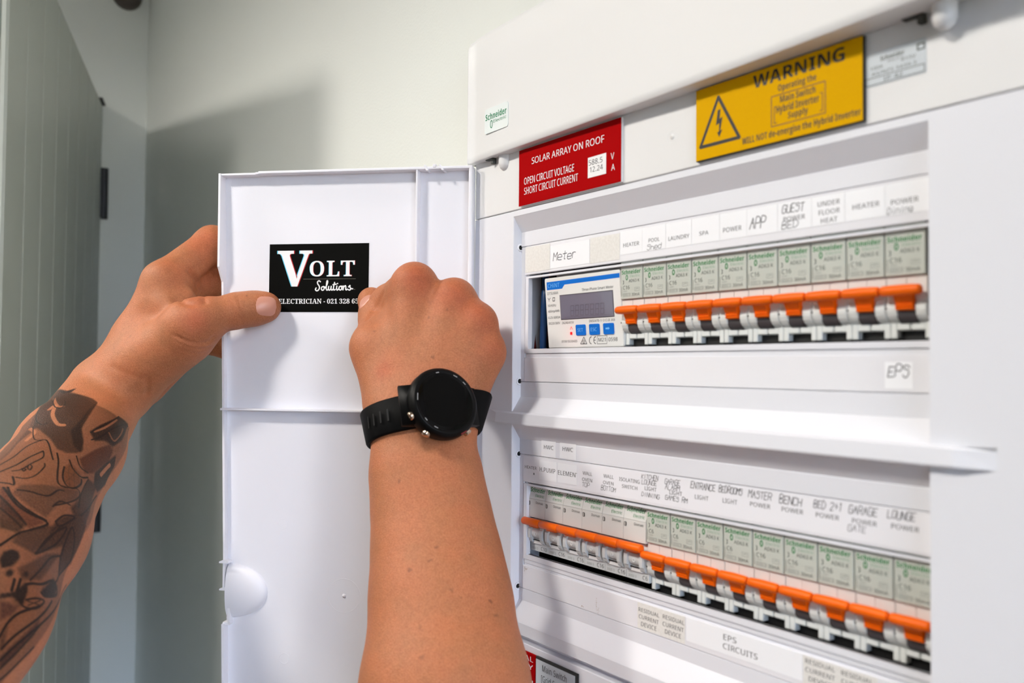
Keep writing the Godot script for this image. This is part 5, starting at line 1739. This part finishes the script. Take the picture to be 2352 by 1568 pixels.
func watch(limb: Limb) -> void:
	var c := Vector3(54.66, -46.25, 72.80)        # middle of the wrist
	var ax := Vector3(-0.3605, 0.9310, -0.0570)      # along the arm towards the hand
	var up := Vector3(0.9963, 0.0558, 0.0651)      # out of the back of the wrist
	up = (up - ax * up.dot(ax)).normalized()
	var side := ax.cross(up).normalized()
	var top := limb.hit(c + up * 60.0, -up)
	var t := thing("wristwatch", top, "black round sports watch with rubber strap worn on the right wrist", "watch")
	# case
	var z0 := 1.2
	var cc := top + up * z0
	var st := S(true)
	lathe(st, PackedVector2Array([Vector2(0, -0.8), Vector2(18.0, -0.8), Vector2(20.4, 0.6), Vector2(21.2, 3.0), Vector2(21.2, 7.6), Vector2(20.6, 9.2), Vector2(19.6, 10.0)]), cc, up, 64)
	for s in [-1.0, 1.0]:
		var p: Vector3 = cc + side * s * 20.5 + up * 2.6
		var q := S()
		var w := 11.6
		for g in [[-w, w]]:
			var a: Vector3 = p + ax * g[0]
			var b: Vector3 = p + ax * g[1]
			quad(st, a + up * 3.4 - side * s * 7.0, b + up * 3.4 - side * s * 7.0, b + side * s * 4.2 - up * 0.6, a + side * s * 4.2 - up * 0.6, up)
			quad(st, a + side * s * 4.2 - up * 0.6, b + side * s * 4.2 - up * 0.6, b + side * s * 3.2 - up * 4.0, a + side * s * 3.2 - up * 4.0, side * s)
			quad(st, a + up * 3.4 - side * s * 7.0, a + side * s * 4.2 - up * 0.6, a + side * s * 3.2 - up * 4.0, a - side * s * 7.0 - up * 4.0, -ax)
			quad(st, b + up * 3.4 - side * s * 7.0, b + side * s * 4.2 - up * 0.6, b + side * s * 3.2 - up * 4.0, b - side * s * 7.0 - up * 4.0, ax)
	obj("case", [[st, M.watch_case]], t)
	st = S(true)
	lathe(st, PackedVector2Array([Vector2(19.7, 9.9), Vector2(19.2, 10.5), Vector2(18.2, 10.5), Vector2(17.0, 10.0)]), cc, up, 64)
	obj("bezel", [[st, M.watch_case]], t)
	st = S()
	lathe(st, PackedVector2Array([Vector2(0, 10.15), Vector2(17.3, 10.15)]), cc, up, 64)
	var gl := obj("glass", [[st, M.watch_glass]], t)
	st = S()
	for k in 1:
		var pts := []
		for i in 24:
			var a := lerpf(-1.0, 1.0, i / 23.0)
			pts.append(cc + up * 10.2 + side * a * 13.4)
		for i in 23:
			var a0 := lerpf(-1.0, 1.0, i / 23.0)
			var a1 := lerpf(-1.0, 1.0, (i + 1) / 23.0)
			var h0 := 15.4 * sqrt(maxf(0.0, 1.0 - a0 * a0 * 0.72))
			var h1 := 15.4 * sqrt(maxf(0.0, 1.0 - a1 * a1 * 0.72))
			quad(st, pts[i] - ax * h0, pts[i + 1] - ax * h1, pts[i + 1] + ax * h1, pts[i] + ax * h0, up)
	obj("screen", [[st, M.watch_screen]], gl)
	# small print round the bezel, turned to follow it
	st = S()
	for q in [[172.0, 4.2], [100.0, 2.0], [62.0, 2.6], [40.0, 2.2], [-118.0, 2.4], [-142.0, 2.0]]:
		var a: float = deg_to_rad(q[0])
		var d := side * cos(a) + ax * sin(a)
		var e := -side * sin(a) + ax * cos(a)
		var p: Vector3 = cc + d * 17.6 + up * 10.56
		quad(st, p - e * q[1] * 0.5 - d * 0.3, p + e * q[1] * 0.5 - d * 0.3, p + e * q[1] * 0.5 + d * 0.3, p - e * q[1] * 0.5 + d * 0.3, up)
	obj("bezel_print", [[st, M.watch_print]], t)
	st = S()
	var ar := deg_to_rad(-62.0)
	var dr := side * cos(ar) + ax * sin(ar)
	var er := -side * sin(ar) + ax * cos(ar)
	var pr: Vector3 = cc + dr * 20.6 + up * 9.3
	quad(st, pr - er * 2.2 - dr * 0.4 + up * 0.2, pr + er * 2.2 - dr * 0.4 + up * 0.2, pr + er * 2.2 + dr * 0.35 - up * 0.3, pr - er * 2.2 + dr * 0.35 - up * 0.3, up)
	obj("red_mark", [[st, M.watch_red]], t)
	for deg in [200.0, 235.0, -50.0]:
		var a: float = deg_to_rad(deg)
		var d := side * cos(a) + ax * sin(a)
		st = S(true)
		lathe(st, PackedVector2Array([Vector2(2.4, 0.0), Vector2(2.5, 2.6), Vector2(2.0, 3.1), Vector2(0, 3.2)]), cc + d * 20.0 + up * 5.0, d, 20)
		obj("button", [[st, M.steel]], t)
	# strap laid round the wrist
	st = S(true)
	var n := 72
	var ring := []
	for i in n + 1:
		var a := TAU * i / n
		var d := up * cos(a) + side * sin(a)
		var row := []
		for k in [-1.0, -0.9, 0.9, 1.0]:
			var o: Vector3 = c + ax * k * 10.6
			var h := limb.hit(o + d * 55.0, -d)
			row.append(h + d * (2.7 if absf(k) < 0.95 else 2.0))
			row.append(h + d * 0.3)
		ring.append(row)
	for i in n:
		var r0: Array = ring[i]
		var r1: Array = ring[i + 1]
		var dd: Vector3 = (r0[2] - c).normalized()
		for pair in [[0, 2, 1.0], [2, 4, 1.0], [4, 6, 1.0], [1, 7, -1.0]]:
			quad(st, r0[pair[0]], r0[pair[1]], r1[pair[1]], r1[pair[0]], dd * pair[2])
		quad(st, r0[0], r0[1], r1[1], r1[0], -ax)
		quad(st, r0[6], r0[7], r1[7], r1[6], ax)
	var band := obj("strap", [[st, M.rubber]], t)
	st = S()
	for i in [-19, -17, -15, -13]:
		var a: float = TAU * i / n
		var d := up * cos(a) + side * sin(a)
		var q := side * cos(a) - up * sin(a)
		var h := limb.hit(c + d * 55.0, -d) + d * 2.78
		quad(st, h - ax * 3.6 - q * 0.7, h + ax * 3.6 - q * 0.7, h + ax * 3.6 + q * 0.7, h - ax * 3.6 + q * 0.7, d)
	obj("strap_hole", [[st, M.hole]], band)
